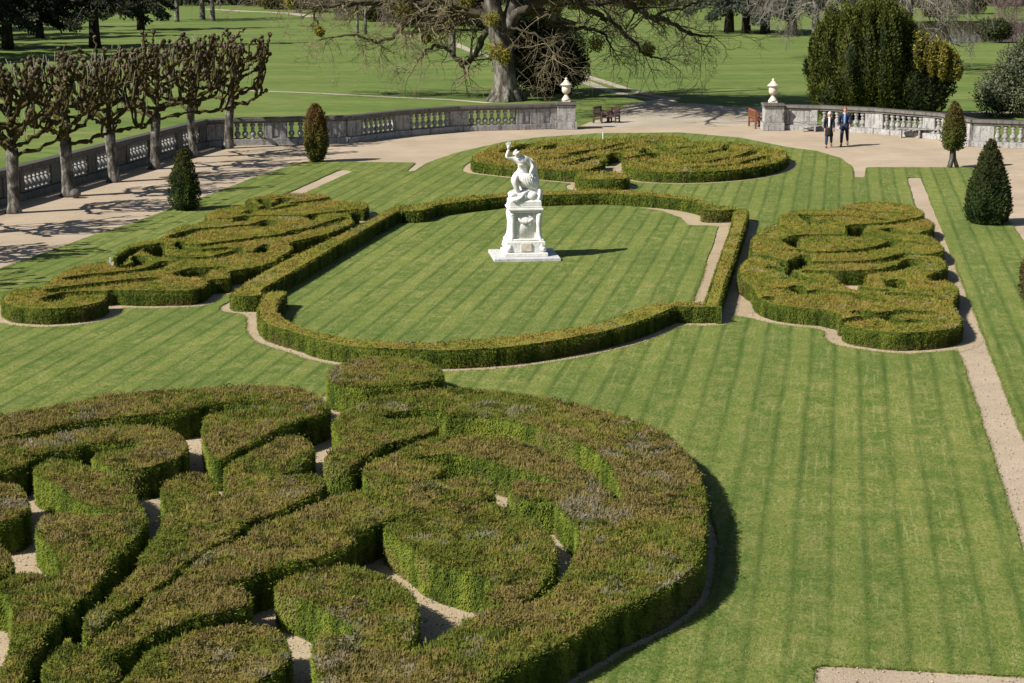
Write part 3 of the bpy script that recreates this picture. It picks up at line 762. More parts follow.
LAWN_Z = .03
MAIN = G([(-900,760),(-330,393),(-150,322),(0,268.5),(44,252.7),(88,236.5),(134,222),(172,208),(216,192),(253,177.5),(297,163),(308,161),(416,162.5),(406,171),(413.6,171),(425,163.5),(451.6,154),(475,148),(505,141.5),(540,137),(600,133),(680,132.3),(740,137.5),(785.5,146.5),(818,151),(841,158),(853,167),(854.4,177),(864.6,177),(866,167),(973,167.3),(1019,234),(1100,352),(1400,790)], LAWN_Z)
gr = Grid(-24, 17.5, 25, 94, .05)
lawn = gr.poly(MAIN)
beds = {'near': .17, 'ring': .30, 'right': .33, 'left': .33, 'far': .34}
gm = np.zeros_like(lawn)
for key, L in ALLH:
    gm |= gr.grow(gr.poly(L), beds[key])
ringfill = gr.poly(smooth_loop(G([(230,300),(256,326),(270,343),(299,352),(352,359),(439,363),(526,358),(592,347),(668,324),(722,323),(739,262),(748,215),(700,212),(650,200),(603,197),(510,198),(440,208),(404,215),(354,238),(290,272)]), 3))
gm |= ringfill
near_out = gr.poly(np.array([P(x, y, HF) for x, y in NEAR[0][1][:12]] + [P(x, y, HF) for x, y in [(333,372),(350,358),(384,354),(420,357),(442,368)]] + [P(x, y, HF) for x, y in NEAR[5][1][4:24]] + [P(x, y, HF) for x, y in [(100,800),(-300,800),(-300,480)]]))
gm |= gr.grow(near_out, .1)
gm |= gr.poly(G([(720,323),(745,250),(752,232),(770,240),(760,290),(790,325),(760,322),(735,316)]))
path = gr.poly(G([(906.6,178),(955,347),(960,357),(999,477),(1024,556),(1092,768),(1160,768),(1024,443),(1009.5,407),(996,370),(981,332),(920.7,178)]))
path |= gr.poly(G([(815,666),(920,672),(1024,678),(1100,683),(1300,800),(800,800)]))
path |= gr.poly(G([(293.5,191),(340,170),(353.5,171.5),(306,193),(280,205),(262,205)]))
path |= gr.poly(G([(955,300),(965,345),(905,356),(900,350)]))
lawn &= ~(gm | path)
centre = gr.poly(G([(289,290),(346,253),(406,219.5),(440,211.5),(480,206.8),(530,203.6),(580,203),(630,206),(661,210.5),(680,217),(688.4,225),(719,225.5),(693.5,300),(668,318),(603,338),(526,349),(440,354),(384,353),(318,346),(292,330),(283,318)], LAWN_Z))
ringm = np.zeros_like(lawn)
for key, L in ALLH:
    if key == 'ring': ringm |= gr.poly(L)
lawn |= centre & ~gr.grow(ringm, .06)
def organic(L):
    """trodden lawn edges are never quite true"""
    L = smooth_loop(resample(L, .30), 3)
    return L + .06*np.c_[fbm(L[:, 0]*.8, L[:, 1]*.8, 71)-.5, fbm(L[:, 0]*.8, L[:, 1]*.8, 72)-.5] + .009*rng.normal(size=L.shape)
LAWN_LOOPS = []
for L in nest(gr.contours(lawn, 6), .5):
    L = [organic(q) for q in L]
    LAWN_LOOPS.append(L)
    o = sheet('lawn', L, LAWN_Z, M['lawn'], .05)

# blades standing up along the turf edges and over the nearer turf
mb = MB()
for L in LAWN_LOOPS:
    for q in L:
        R = resample(q, .02); R = R[(R[:, 1] < 52) & (R[:, 1] > 19) & (np.abs(R[:, 0]) < R[:, 1]*.31)]
        n = len(R)*2
        if n == 0: continue
        R = np.repeat(R, 2, 0) + rng.normal(0, .016, (n, 2))
        D = np.c_[rng.normal(0, .5, (n, 2)), .4+.7*rng.random(n)]
        c = np.array((.085, .125, .022)) + rng.random((n, 1))*np.array((.09, .07, .025))
        mb.leaves(np.c_[R, np.full(n, LAWN_Z-.01)], D, .035+.035*rng.random(n), .010, 0, c, flat=rng.normal(0, .4, (n, 3)) + (-.3, -.2, .8))
n = 520000; yy = 19.5 + 24*rng.random(n)**1.25; xx = (rng.random(n)*2-1)*yy*.30
i = np.clip(((xx-gr.x0)/.05+.5).astype(int), 0, gr.nx-1); j = np.clip(((yy-gr.y0)/.05+.5).astype(int), 0, gr.ny-1)
k = lawn[j, i] & (rng.random(n) < (43.5-yy)/10); xx, yy = xx[k], yy[k]; n = len(xx)
w = np.clip((fbm(xx*2.2, yy*2.2, 121, 3)-.5)*2.6+.45+rng.normal(0, .22, n), 0, 1)[:, None]
c = np.array((.070, .118, .020))*(1-w) + np.array((.215, .210, .068))*w
mb.leaves(np.c_[xx, yy, np.full(n, LAWN_Z-.006)], np.c_[rng.normal(0, .5, (n, 2)), .25+.4*rng.random(n)], .022+.02*rng.random(n), .009, 0, c*(.8+.4*rng.random((n, 1))), flat=rng.normal(0, .35, (n, 3)) + (-.3, -.2, .9))
tag(mb.build('grass', M['leaf']), 'short grass blades standing on the nearer lawn and along its edges', 'grass', None, 'stuff')
# loose stones on the nearer paths and beds
n = 60000; yy = 20 + 34*rng.random(n)**1.1; xx = (rng.random(n)*2-1)*yy*.31
i = np.clip(((xx-gr.x0)/.05+.5).astype(int), 0, gr.nx-1); j = np.clip(((yy-gr.y0)/.05+.5).astype(int), 0, gr.ny-1)
k = (path | gm)[j, i] & ~lawn[j, i]
for key, L in ALLH: k[k] &= ~pip(xx[k], yy[k], [L])
xx, yy = xx[k], yy[k]; n = len(xx); r = .007 + .016*rng.random(n)**3
O = np.array([(1, 0, 0), (0, 1, 0), (-1, 0, 0), (0, -1, 0), (0, 0, .7), (0, 0, -.3)]); T8 = np.array([(0, 1, 4), (1, 2, 4), (2, 3, 4), (3, 0, 4)])
V = O[None]*(r[:, None, None]*(.7+.6*rng.random((n, 6, 1)))) + np.c_[xx, yy, .008+r*.2][:, None]
c = np.array((.36, .29, .20))*(.3+1.1*rng.random((n, 1))**1.3)
mb = MB(); mb.add(V.reshape(-1, 3), (T8[None] + 6*np.arange(n)[:, None, None]).reshape(-1, 3), 0, np.repeat(c, 6, 0))
tag(mb.build('pebbles', M['twig']), 'loose pebbles and crumbs of earth lying on the gravel paths', 'pebbles', None, 'stuff')
bedm = gm & ~gr.poly(G([(0,0),(1,0),(1,1)]))
for L in nest(gr.contours(gr.grow(gm, .15), 2), .5):
    sheet('gravel_bed', [resample(q, .15) for q in L], .006, M['bed'])

# terrace (gravel), inside the balustrades
TER = G([(-2200,900),(-500,330),(-120,236),(0,205),(205,147),(234,145.5),(346,143),(393,137),(457,131.5),(534,129.5),(574,129),(590,122),(765,121),(781,130),(821,131),(876,134),(941,140),(973,147),(1024,148.5),(1200,156),(1900,240),(2600,900)])
sheet('terrace', [TER], 0.0, M['gravel'])
# open grass of the park, to beyond the trees
mb = MB()
xs = np.linspace(-420, 420, 85); ys = np.linspace(-20, 1600, 82)
X, Y = np.meshgrid(xs, ys)
Z = -.012 + np.where(Y > 300, (Y-300)*.012, 0)
n = len(xs); i, j = np.meshgrid(np.arange(n-1), np.arange(len(ys)-1)); q = (j*n+i).ravel()
mb.add(np.c_[X.ravel(), Y.ravel(), Z.ravel()], np.c_[q, q+1, q+n+1, q+n], 0)
tag(mb.build('park_ground', M['meadow']), kind='structure')
def ribbon(name, pts, w, z, mat):
    p = np.array([P(x, y) for x, y in pts]); p = np.array(p)
    d = np.r_[0, np.cumsum(np.linalg.norm(np.diff(p, axis=0), axis=1))]
    t = np.linspace(0, d[-1], 60); p = np.c_[np.interp(t, d, p[:, 0]), np.interp(t, d, p[:, 1])]
    tg = np.gradient(p, axis=0); tg /= np.linalg.norm(tg, axis=1, keepdims=True)
    nn = np.c_[-tg[:, 1], tg[:, 0]]; ww = (w/2*(.8+.4*fbm(t*.3, t*0+w, 81)))[:, None]
    mb = MB(); m = len(p); i = np.arange(m-1)
    mb.add(np.r_[np.c_[p+nn*ww, np.full(m, z)], np.c_[p-nn*ww, np.full(m, z)]], np.c_[m+i, m+i+1, i+1, i], 0)
    return tag(mb.build(name, mat), kind='structure')
DR = smooth_loop(G([(590,128),(597,122),(606,113),(632,104),(660,98),(680,98),(670,102),(700,104),(740,107),(790,107),(800,112),(770,121),(766,126),(690,126),(640,127)]), 4)
DR = resample(DR, .4); DR = DR + .9*np.c_[fbm(DR[:, 0]*.5, DR[:, 1]*.5, 73)-.5, fbm(DR[:, 0]*.5, DR[:, 1]*.5, 74)-.5] + .05*rng.normal(size=DR.shape)
sheet('drive', [DR], .004, M['drive'])
ribbon('track', [(578,79),(596,86),(614,92),(632,96),(655,99)], .75, 0.0018, M['drive'])
ribbon('track', [(581,75),(605,82),(628,89.5),(650,95),(668,98)], .75, 0.0026, M['drive'])
ribbon('track', [(452,43),(466,49),(482,54.5),(520,64),(560,72),(580,76)], .9, 0.0034, M['drive'])
ribbon('path', [(230,90),(300,92.5),(323,93.5),(390,97),(452,99.8),(490,103)], .55, 0.0022, M['drive'])
ribbon('path', [(205,9),(252,11.5),(272,12.2),(292,13.5),(315,17)], 2.0, 0.003, M['drive'])
ribbon('path', [(905,112),(935,112),(985,112.5),(1060,113.5)], .9, 0.002, M['drive'])
# ------------------------------------------------------------------ balustrades
BAL_H = 1.22
def baluster_mesh():
    pr = [(r*1.28, z) for r, z in [(.105, 0), (.105, .05), (.06, .06), (.055, .09), (.10, .16), (.115, .22), (.10, .29), (.055, .37), (.048, .41), (.075, .43), (.075, .46), (.05, .48), (.055, .52), (.09, .58), (.10, .62), (.085, .66), (.06, .69), (.105, .70), (.105, .76)]]
    return MB().lathe(pr, n=12).build('baluster', M['stone'], link=False)
BAL = baluster_mesh()
def balustrade(label, pts, openings, group='stone balustrades', piers=(), body='stone'):
    """pts: ground polyline; openings: pixel column ranges that show balusters"""
    p = [np.array(q, float) for q in pts]
    root = empty('stone_balustrade', (*p[0], 0)); tag(root, label, 'balustrade', group)
    inv = Vector((-p[0][0], -p[0][1], 0))
    pl, ra, pa = MB(), MB(), []
    nb = 0
    for si, (a, b) in enumerate(zip(p[:-1], p[1:])):
        d = b - a; ln = np.linalg.norm(d); u = d/ln; rz = math.atan2(u[1], u[0])
        mid = (a+b)/2
        e = .012*(si % 2)                                        # neighbours meet without sharing faces
        pl.box((mid[0], mid[1], .14-.01+e/2), (ln+.10, .52+e, .28+e), rz, 0, bev=.02)
        ra.box((mid[0], mid[1], 1.13+e/2), (ln+.14, .46+e, .17+e), rz, 0, bev=.035)
        ra.box((mid[0], mid[1], 1.015), (ln+.02, .33+e, .07), rz, 0)
        ts = np.linspace(0, 1, 400); cx = np.array([proj(*(a + d*t), .6)[0] for t in ts])
        op = np.zeros(400, bool)
        for (x0, x1) in openings: op |= (cx >= min(x0, x1)) & (cx <= max(x0, x1))
        k = 0
        while k < 400:
            e_ = k
            while e_ < 400 and op[e_] == op[k]: e_ += 1
            t0, t1 = ts[k], ts[min(e_, 399)]; l2 = (t1-t0)*ln
            c = a + d*(t0+t1)/2
            if not op[k] and l2 > .12:
                m = MB()
                m.box((c[0], c[1], .635), (l2, .26, .73), rz, 0)
                if l2 > 1.0:                                     # panel with a raised field between two shallow piers
                    for sg in (-1, 1):
                        cc = c + u*sg*(l2/2-.17); m.box((cc[0], cc[1], .636), (.30, .36, .72), rz, 0, bev=.012)
                    m.box((c[0], c[1], .64), (l2-.85, .30, .52), rz, 0, bev=.012)
                pa.append(m)
            elif op[k] and l2 > .2:
                n = max(1, int(round(l2/.335)))
                for q in range(n):
                    c2 = a + d*(t0 + (t1-t0)*(q+.5)/n)
                    o = bpy.data.objects.new('baluster', BAL.data); COL.objects.link(o)
                    o.parent = root; o.location = (c2[0]-p[0][0], c2[1]-p[0][1], .262); o.rotation_euler = (0, 0, rz); nb += 1
            k = e_
    for c, rz in piers:
        m = MB(); m.box((c[0], c[1], .62), (.62, .62, 1.24), rz, 0, bev=.02); m.box((c[0], c[1], 1.285), (.74, .74, .11), rz, 0, bev=.03); pa.append(m)
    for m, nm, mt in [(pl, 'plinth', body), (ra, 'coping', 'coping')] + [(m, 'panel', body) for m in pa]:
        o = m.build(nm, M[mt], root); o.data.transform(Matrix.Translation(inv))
    return root
CL = P(205, 146.5)
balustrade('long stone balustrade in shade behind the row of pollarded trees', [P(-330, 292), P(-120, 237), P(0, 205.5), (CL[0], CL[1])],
           [(-300,-250), (-220,-180), (-150,-120), (-95,-65), (-45,-10), (20,48), (59,85), (94,108), (126,146), (158,174), (180,197)], body='coping')  # plinth and panels in the darker stone: their shade is put into the colour
c0 = (CL[0]+.05, CL[1]+.02)
balustrade('sunlit grey stone balustrade curving behind the terrace, left of the gate', [c0, P(234,145.2), P(346,142.6), P(393,136.7), P(457,131.2), P(536,129.0), P(556,128.4)],
           [(232,264), (287,305), (359,392), (408,449), (468,515)])
balustrade('sunlit stone balustrade right of the gate, behind the walking couple', [P(784,129.6), P(821,130.6), P(876,133.6), P(941,139.4), P(973,146.4), P(1024,148.2), P(1110,151), P(1250,158)],
           [(818,866), (884,924), (936,945), (994,1040), (1062,1110)])
def gate_pier(label, px, py):
    x, y = P(px, py); r = empty('gate_pier', (x, y, 0), .02); tag(r, label, 'pier', 'gate piers')
    MB().box((0, 0, .19), (1.02, 1.02, .40), 0, 0, bev=.03).build('pier_base', M['stone'], r)
    MB().box((0, 0, .74), (.86, .86, .72), 0, 0, bev=.015).build('pier_shaft', M['stone'], r)
    MB().box((0, 0, 1.13), (.93, .93, .08), 0, 0).box((0, 0, 1.235), (1.0, 1.0, .14), 0, 0, bev=.035).build('pier_cap', M['coping'], r)
    return (x, y)
pl_ = gate_pier('square stone pier carrying the urn at the left side of the gate', 566, 128.6)
pr_ = gate_pier('square stone pier carrying the right urn of the gate, beside the red-brown bench', 772, 129.8)
def urn(label, x, y):
    r = empty('stone_urn', (x, y, 1.306)); tag(r, label, 'urn', 'stone urns on the gate piers')
    MB().box((0, 0, .04), (.40, .40, .08), 0, 0, bev=.01).lathe([(.215, .08), (.225, .11), (.19, .16), (.12, .26), (.075, .33), (.07, .37), (.10, .39)], n=20).build('foot', M['urn'], r)
    MB().lathe([(.09, .39), (.15, .42), (.20, .50), (.215, .60), (.205, .70), (.185, .755), (.22, .775), (.225, .80), (.18, .81)], n=20).build('bowl', M['urn'], r)
    MB().lathe([(.28, .805), (.285, .83), (.25, .86), (.17, .93), (.10, 1.02), (.055, 1.06), (.05, 1.08), (.075, 1.105), (.06, 1.145), (.02, 1.165)], n=20).build('lid', M['urn'], r)
urn('pale stone urn with a pointed lid on the left gate pier', *pl_)
urn('pale stone urn with a pointed lid on the right gate pier', *pr_)

# ------------------------------------------------------------------ skinned figures
def skin(name, joints, edges, mat, parent=None, root=None, sub=2, extra=None):
    """joints: name -> (x, y, z, radius or (rx, ry)); one continuous surface grown along the edges"""
    ks = list(joints); ix = {k: i for i, k in enumerate(ks)}
    me = bpy.data.meshes.new(name)
    me.from_pydata([joints[k][:3] for k in ks], [(ix[a], ix[b]) for a, b in edges], [])
    o = bpy.data.objects.new(name, me); COL.objects.link(o)
    s = o.modifiers.new('s', 'SKIN'); s.use_smooth_shade = True
    lay = me.skin_vertices[0] if me.skin_vertices else None
    if lay is None:
        bm = bmesh.new(); bm.from_mesh(me); bm.verts.layers.skin.verify(); bm.to_mesh(me); bm.free(); lay = me.skin_vertices[0]
    for k in ks:
        r = joints[k][3]; lay.data[ix[k]].radius = r if isinstance(r, tuple) else (r, r)
        lay.data[ix[k]].use_root = (k == (root or ks[0]))
    u = o.modifiers.new('u', 'SUBSURF'); u.levels = sub; u.render_levels = sub
    dg = bpy.context.evaluated_depsgraph_get()
    m2 = bpy.data.meshes.new_from_object(o.evaluated_get(dg))
    bpy.data.objects.remove(o)
    if extra is not None:                                        # join small modelled pieces (face, fingers) into the same body
        bm = bmesh.new(); bm.from_mesh(m2)
        t = extra.build('tmp', mat, link=False); bm.from_mesh(t.data); bpy.data.objects.remove(t)
        bm.to_mesh(m2); bm.free()
    m2.materials.clear(); m2.materials.append(mat)
    for p in m2.polygons: p.use_smooth = True; p.material_index = 0
    r = bpy.data.objects.new(name, m2); COL.objects.link(r)
    if parent: r.parent = parent
    return r
def hand(mb, wrist, d, side, s=1.0, splay=.25):
    """five bent fingers of unequal length and a thumb that leaves the side of the palm"""
    w = Vector(wrist); d = Vector(d).normalized(); side = (Vector(side) - d*Vector(side).dot(d)).normalized(); up = d.cross(side)
    pal = w + d*.085*s
    mb.tube([w, w+d*.03*s, w+d*.07*s, pal], [.026*s, .034*s, .040*s, .034*s], 8)
    for k, ln in enumerate((.070, .078, .072, .056)):
        b = pal + side*(.030-.020*k)*s - d*.008*s; q = (d + side*(splay*(1.2-.8*k)*.5)).normalized()
        mb.tube([b, b+q*ln*.45*s, b+q*ln*.8*s+up*.012*s, b+q*ln*s+up*.028*s], [.0098*s, .0092*s, .0082*s, .006*s], 6)
    b = w + d*.03*s + side*.030*s; q = (d*.6 + side*.8).normalized()
    mb.tube([b, b+q*.032*s, b+q*.058*s+up*.006*s], [.0125*s, .0105*s, .007*s], 6)
def face(mb, c, fwd, s=1.0):
    """nose, brows, ears and mouth on a head centred at c, looking along fwd (level)"""
    c = Vector(c); f = Vector(fwd).normalized(); r = Vector((f.y, -f.x, 0)).normalized(); z = Vector((0, 0, 1))
    mb.tube([c+f*.092*s+z*.02*s, c+f*.112*s-z*.018*s, c+f*.098*s-z*.026*s], [.008*s, .015*s, .010*s], 6)
    for g in (-1, 1):
        mb.blob(c+r*g*.034*s+f*.086*s+z*.012*s, .012*s, 6, 4); mb.blob(c+r*g*.080*s-z*.004*s, (.014*s, .022*s, .032*s), 6, 4)
    mb.blob(c+f*.088*s-z*.055*s, (.024*s, .018*s, .008*s), 6, 4); mb.blob(c+f*.075*s-z*.088*s, (.03*s, .026*s, .022*s), 6, 4)

# ------------------------------------------------------------------ the marble group on its pedestal
sx_, sy_ = P(524, 257.5)
st = empty('garden_statue', (sx_, sy_, LAWN_Z), AX - .06)
tag(st, 'white marble statue of a twisting figure with one raised hand on a tall garlanded pedestal', 'statue')
MB().box((0, 0, .035), (1.90, 1.74, .11), 0, 0, bev=.015).build('ground_slab', M['slab'], st)
pd = MB()
pd.box((0, 0, .14), (1.24, 1.20, .12), 0, 0, bev=.02)
pd.box((0, 0, .36), (1.10, 1.06, .34), 0, 0, bev=.03)
pd.box((0, 0, .555), (1.02, .98, .06), 0, 0, bev=.02)
pd.build('pedestal_base', M['marble'], st)
d_ = MB(); d_.box((0, 0, .96), (.74, .72, .78), 0, 0)
d_.lathe([(.435, .58), (.435, 1.35)], n=32, sx=1, sy=.96)
d_.build('die', M['marble'], st)
for ax in (-1, 1):                                               # corner scrolls that flare out at the foot
    for ay in (-1, 1):
        s_ = MB()
        pts = [(ax*.37, ay*.36, 1.34), (ax*.385, ay*.375, 1.24), (ax*.375, ay*.365, 1.0), (ax*.38, ay*.37, .82), (ax*.385, ay*.375, .66), (ax*.43, ay*.415, .50), (ax*.47, ay*.455, .36), (ax*.46, ay*.445, .24)]
        s_.tube(pts, [.085, .10, .075, .075, .085, .10, .115, .10], 8); s_.blob((ax*.50, ay*.485, .30), .10, 10, 8); s_.blob((ax*.40, ay*.39, 1.27), .085, 10, 8)
        s_.build('corner_scroll', M['marble'], st)
gar = MB(); a = np.linspace(-1.05, 1.05, 15)
for k, t in enumerate(a):
    yf = -.40 - .02
    gar.blob((math.sin(t)*.23, -math.sqrt(.42**2-(math.sin(t)*.23)**2)*.96-.02, 1.25-.21*math.cos(t)+.02), .038 + .014*math.cos(t), 8, 6, bump=.2)
for sg in (-1, 1): gar.tube([(sg*.215, -.37, 1.17), (sg*.225, -.375, 1.06), (sg*.22, -.37, .98)], [.03, .035, .01], 6)
gar.build('garland', M['marble'], st)
pan = MB(); pan.box((0, -.545, .36), (.30, .03, .24), 0, 0, bev=.008); pan.build('inscription_panel', M['urn'], st)
co = MB()
co.box((0, 0, 1.37), (.92, .90, .06), 0, 0, bev=.015); co.box((0, 0, 1.435), (1.00, .98, .08), 0, 0, bev=.025); co.box((0, 0, 1.50), (.93, .91, .05), 0, 0, bev=.01)
co.build('cornice', M['marble'], st)
rk = MB()
rk.box((0, 0, 1.60), (.90, .84, .17), 0, 0, bev=.03)
for q in [(-.30,-.22,1.70,.17), (-.08,-.26,1.74,.16), (.18,-.20,1.78,.19), (.30,.05,1.80,.20), (.05,.08,1.86,.24), (-.24,.12,1.76,.20), (.16,.22,1.82,.20), (.34,-.22,1.70,.13)]:
    rk.blob(q[:3], (q[3]*1.15, q[3], q[3]*.85), 10, 8, bump=.12)
rk.build('rock', M['marble'], st)
# beaten figure lying over the rock
B0 = 1.62
low = {'hip': (.24, -.02, B0+.30, .12), 'belly': (.10, -.14, B0+.29, .115), 'chest': (-.08, -.22, B0+.27, .135), 'neck': (-.24, -.26, B0+.24, .055), 'head': (-.36, -.28, B0+.22, .095), 'crown': (-.45, -.28, B0+.19, .07),
       'kneeR': (.44, -.22, B0+.36, .075), 'footR': (.38, -.36, B0+.06, .05), 'kneeL': (.48, .05, B0+.26, .075), 'footL': (.46, -.20, B0+.05, .05), 'elb': (-.12, -.42, B0+.16, .045), 'wri': (-.30, -.44, B0+.08, .032)}
hm = MB(); hand(hm, low['wri'][:3], (-1, -.1, -.1), (0, -1, 0), .9)
skin('fallen_figure', low, [('hip','belly'),('belly','chest'),('chest','neck'),('neck','head'),('head','crown'),('hip','kneeR'),('kneeR','footR'),('hip','kneeL'),('kneeL','footL'),('chest','elb'),('elb','wri')], M['marble'], st, 'hip', 2, hm)
B1 = B0 + .14
up = {'hip': (-.10, .00, B1+.62, (.15, .12)), 'waist': (-.05, -.02, B1+.78, (.125, .105)), 'chest': (-.08, -.07, B1+.98, (.175, .13)), 'coll': (-.12, -.10, B1+1.10, (.13, .09)), 'neck': (-.17, -.14, B1+1.16, .06), 'head': (-.22, -.18, B1+1.24, (.085, .10)), 'crown': (-.25, -.19, B1+1.32, .075),
      'shL': (-.28, -.10, B1+1.09, .075), 'elL': (-.53, -.14, B1+1.15, .052), 'wrL': (-.46, -.18, B1+1.38, .034),
      'shR': (.08, -.04, B1+1.08, .08), 'elR': (.24, -.12, B1+.86, .055), 'wrR': (.14, -.30, B1+.70, .036),
      'thL': (-.22, -.10, B1+.58, .125), 'knL': (-.34, -.34, B1+.50, .085), 'shnL': (-.24, -.30, B1+.26, .072), 'ftL': (-.16, -.24, B1+.06, .045), 'toL': (-.20, -.36, B1+.02, .035),
      'thR': (.06, .00, B1+.56, .125), 'knR': (.30, -.16, B1+.40, .088), 'shnR': (.36, .0, B1+.24, .072), 'ftR': (.38, .12, B1+.08, .045), 'toR': (.44, .02, B1+.03, .035)}
hm = MB(); hand(hm, up['wrL'][:3], (-.10, -.03, 1), (1, 0, .1), 1.35, .5); hand(hm, up['wrR'][:3], (-.2, -.6, -.5), (-1, 0, 0), 1.1); face(hm, (-.225, -.185, B1+1.25), (-.5, -1, 0), 1.0)
for k_ in list(up):
    v_ = up[k_][3]; up[k_] = (*up[k_][:3], tuple(a_*1.14 for a_ in v_) if isinstance(v_, tuple) else v_*1.16)
skin('standing_figure', up, [('hip','waist'),('waist','chest'),('chest','coll'),('coll','neck'),('neck','head'),('head','crown'),('coll','shL'),('shL','elL'),('elL','wrL'),('coll','shR'),('shR','elR'),('elR','wrR'),
     ('hip','thL'),('thL','knL'),('knL','shnL'),('shnL','ftL'),('ftL','toL'),('hip','thR'),('thR','knR'),('knR','shnR'),('shnR','ftR'),('ftR','toR')], M['marble'], st, 'hip', 2, hm)
hr = MB()
for k in range(26):
    t = rng.random()*6.28; f = rng.random()
    hr.blob((-.245+.085*math.cos(t)*math.sin(f*1.9), -.165+.085*math.sin(t)*math.sin(f*1.9)+.02, B1+1.255+.085*math.cos(f*1.9)), .030, 6, 4)
hr.build('curly_hair', M['marble'], st)
dr = MB()
def drape(pts, rad, sq): dr.tube(pts, rad, 10)
for k in range(9):
    t = k/8
    dr.tube([(-.26+.50*t, -.12-.10*math.sin(t*3.1), B1+.70-.06*t), (-.20+.50*t, -.22-.08*math.sin(t*3), B1+.54-.08*t), (-.10+.50*t, -.18-.06*math.sin(t*3), B1+.36-.10*t), (-.05+.50*t, -.08, B1+.20-.05*t)], [.05, .065, .055, .03], 8)
for k in range(6):                                               # cloak hanging behind the back
    t = k/5
    dr.tube([(.10+.10*t, .04+.05*t, B1+1.10-.05*t), (.20+.10*t, .10, B1+.85), (.26+.12*t, .14, B1+.5), (.30+.12*t, .16, B1+.15)], [.045, .06, .065, .05], 8)
dr.build('drapery', M['marble'], st)
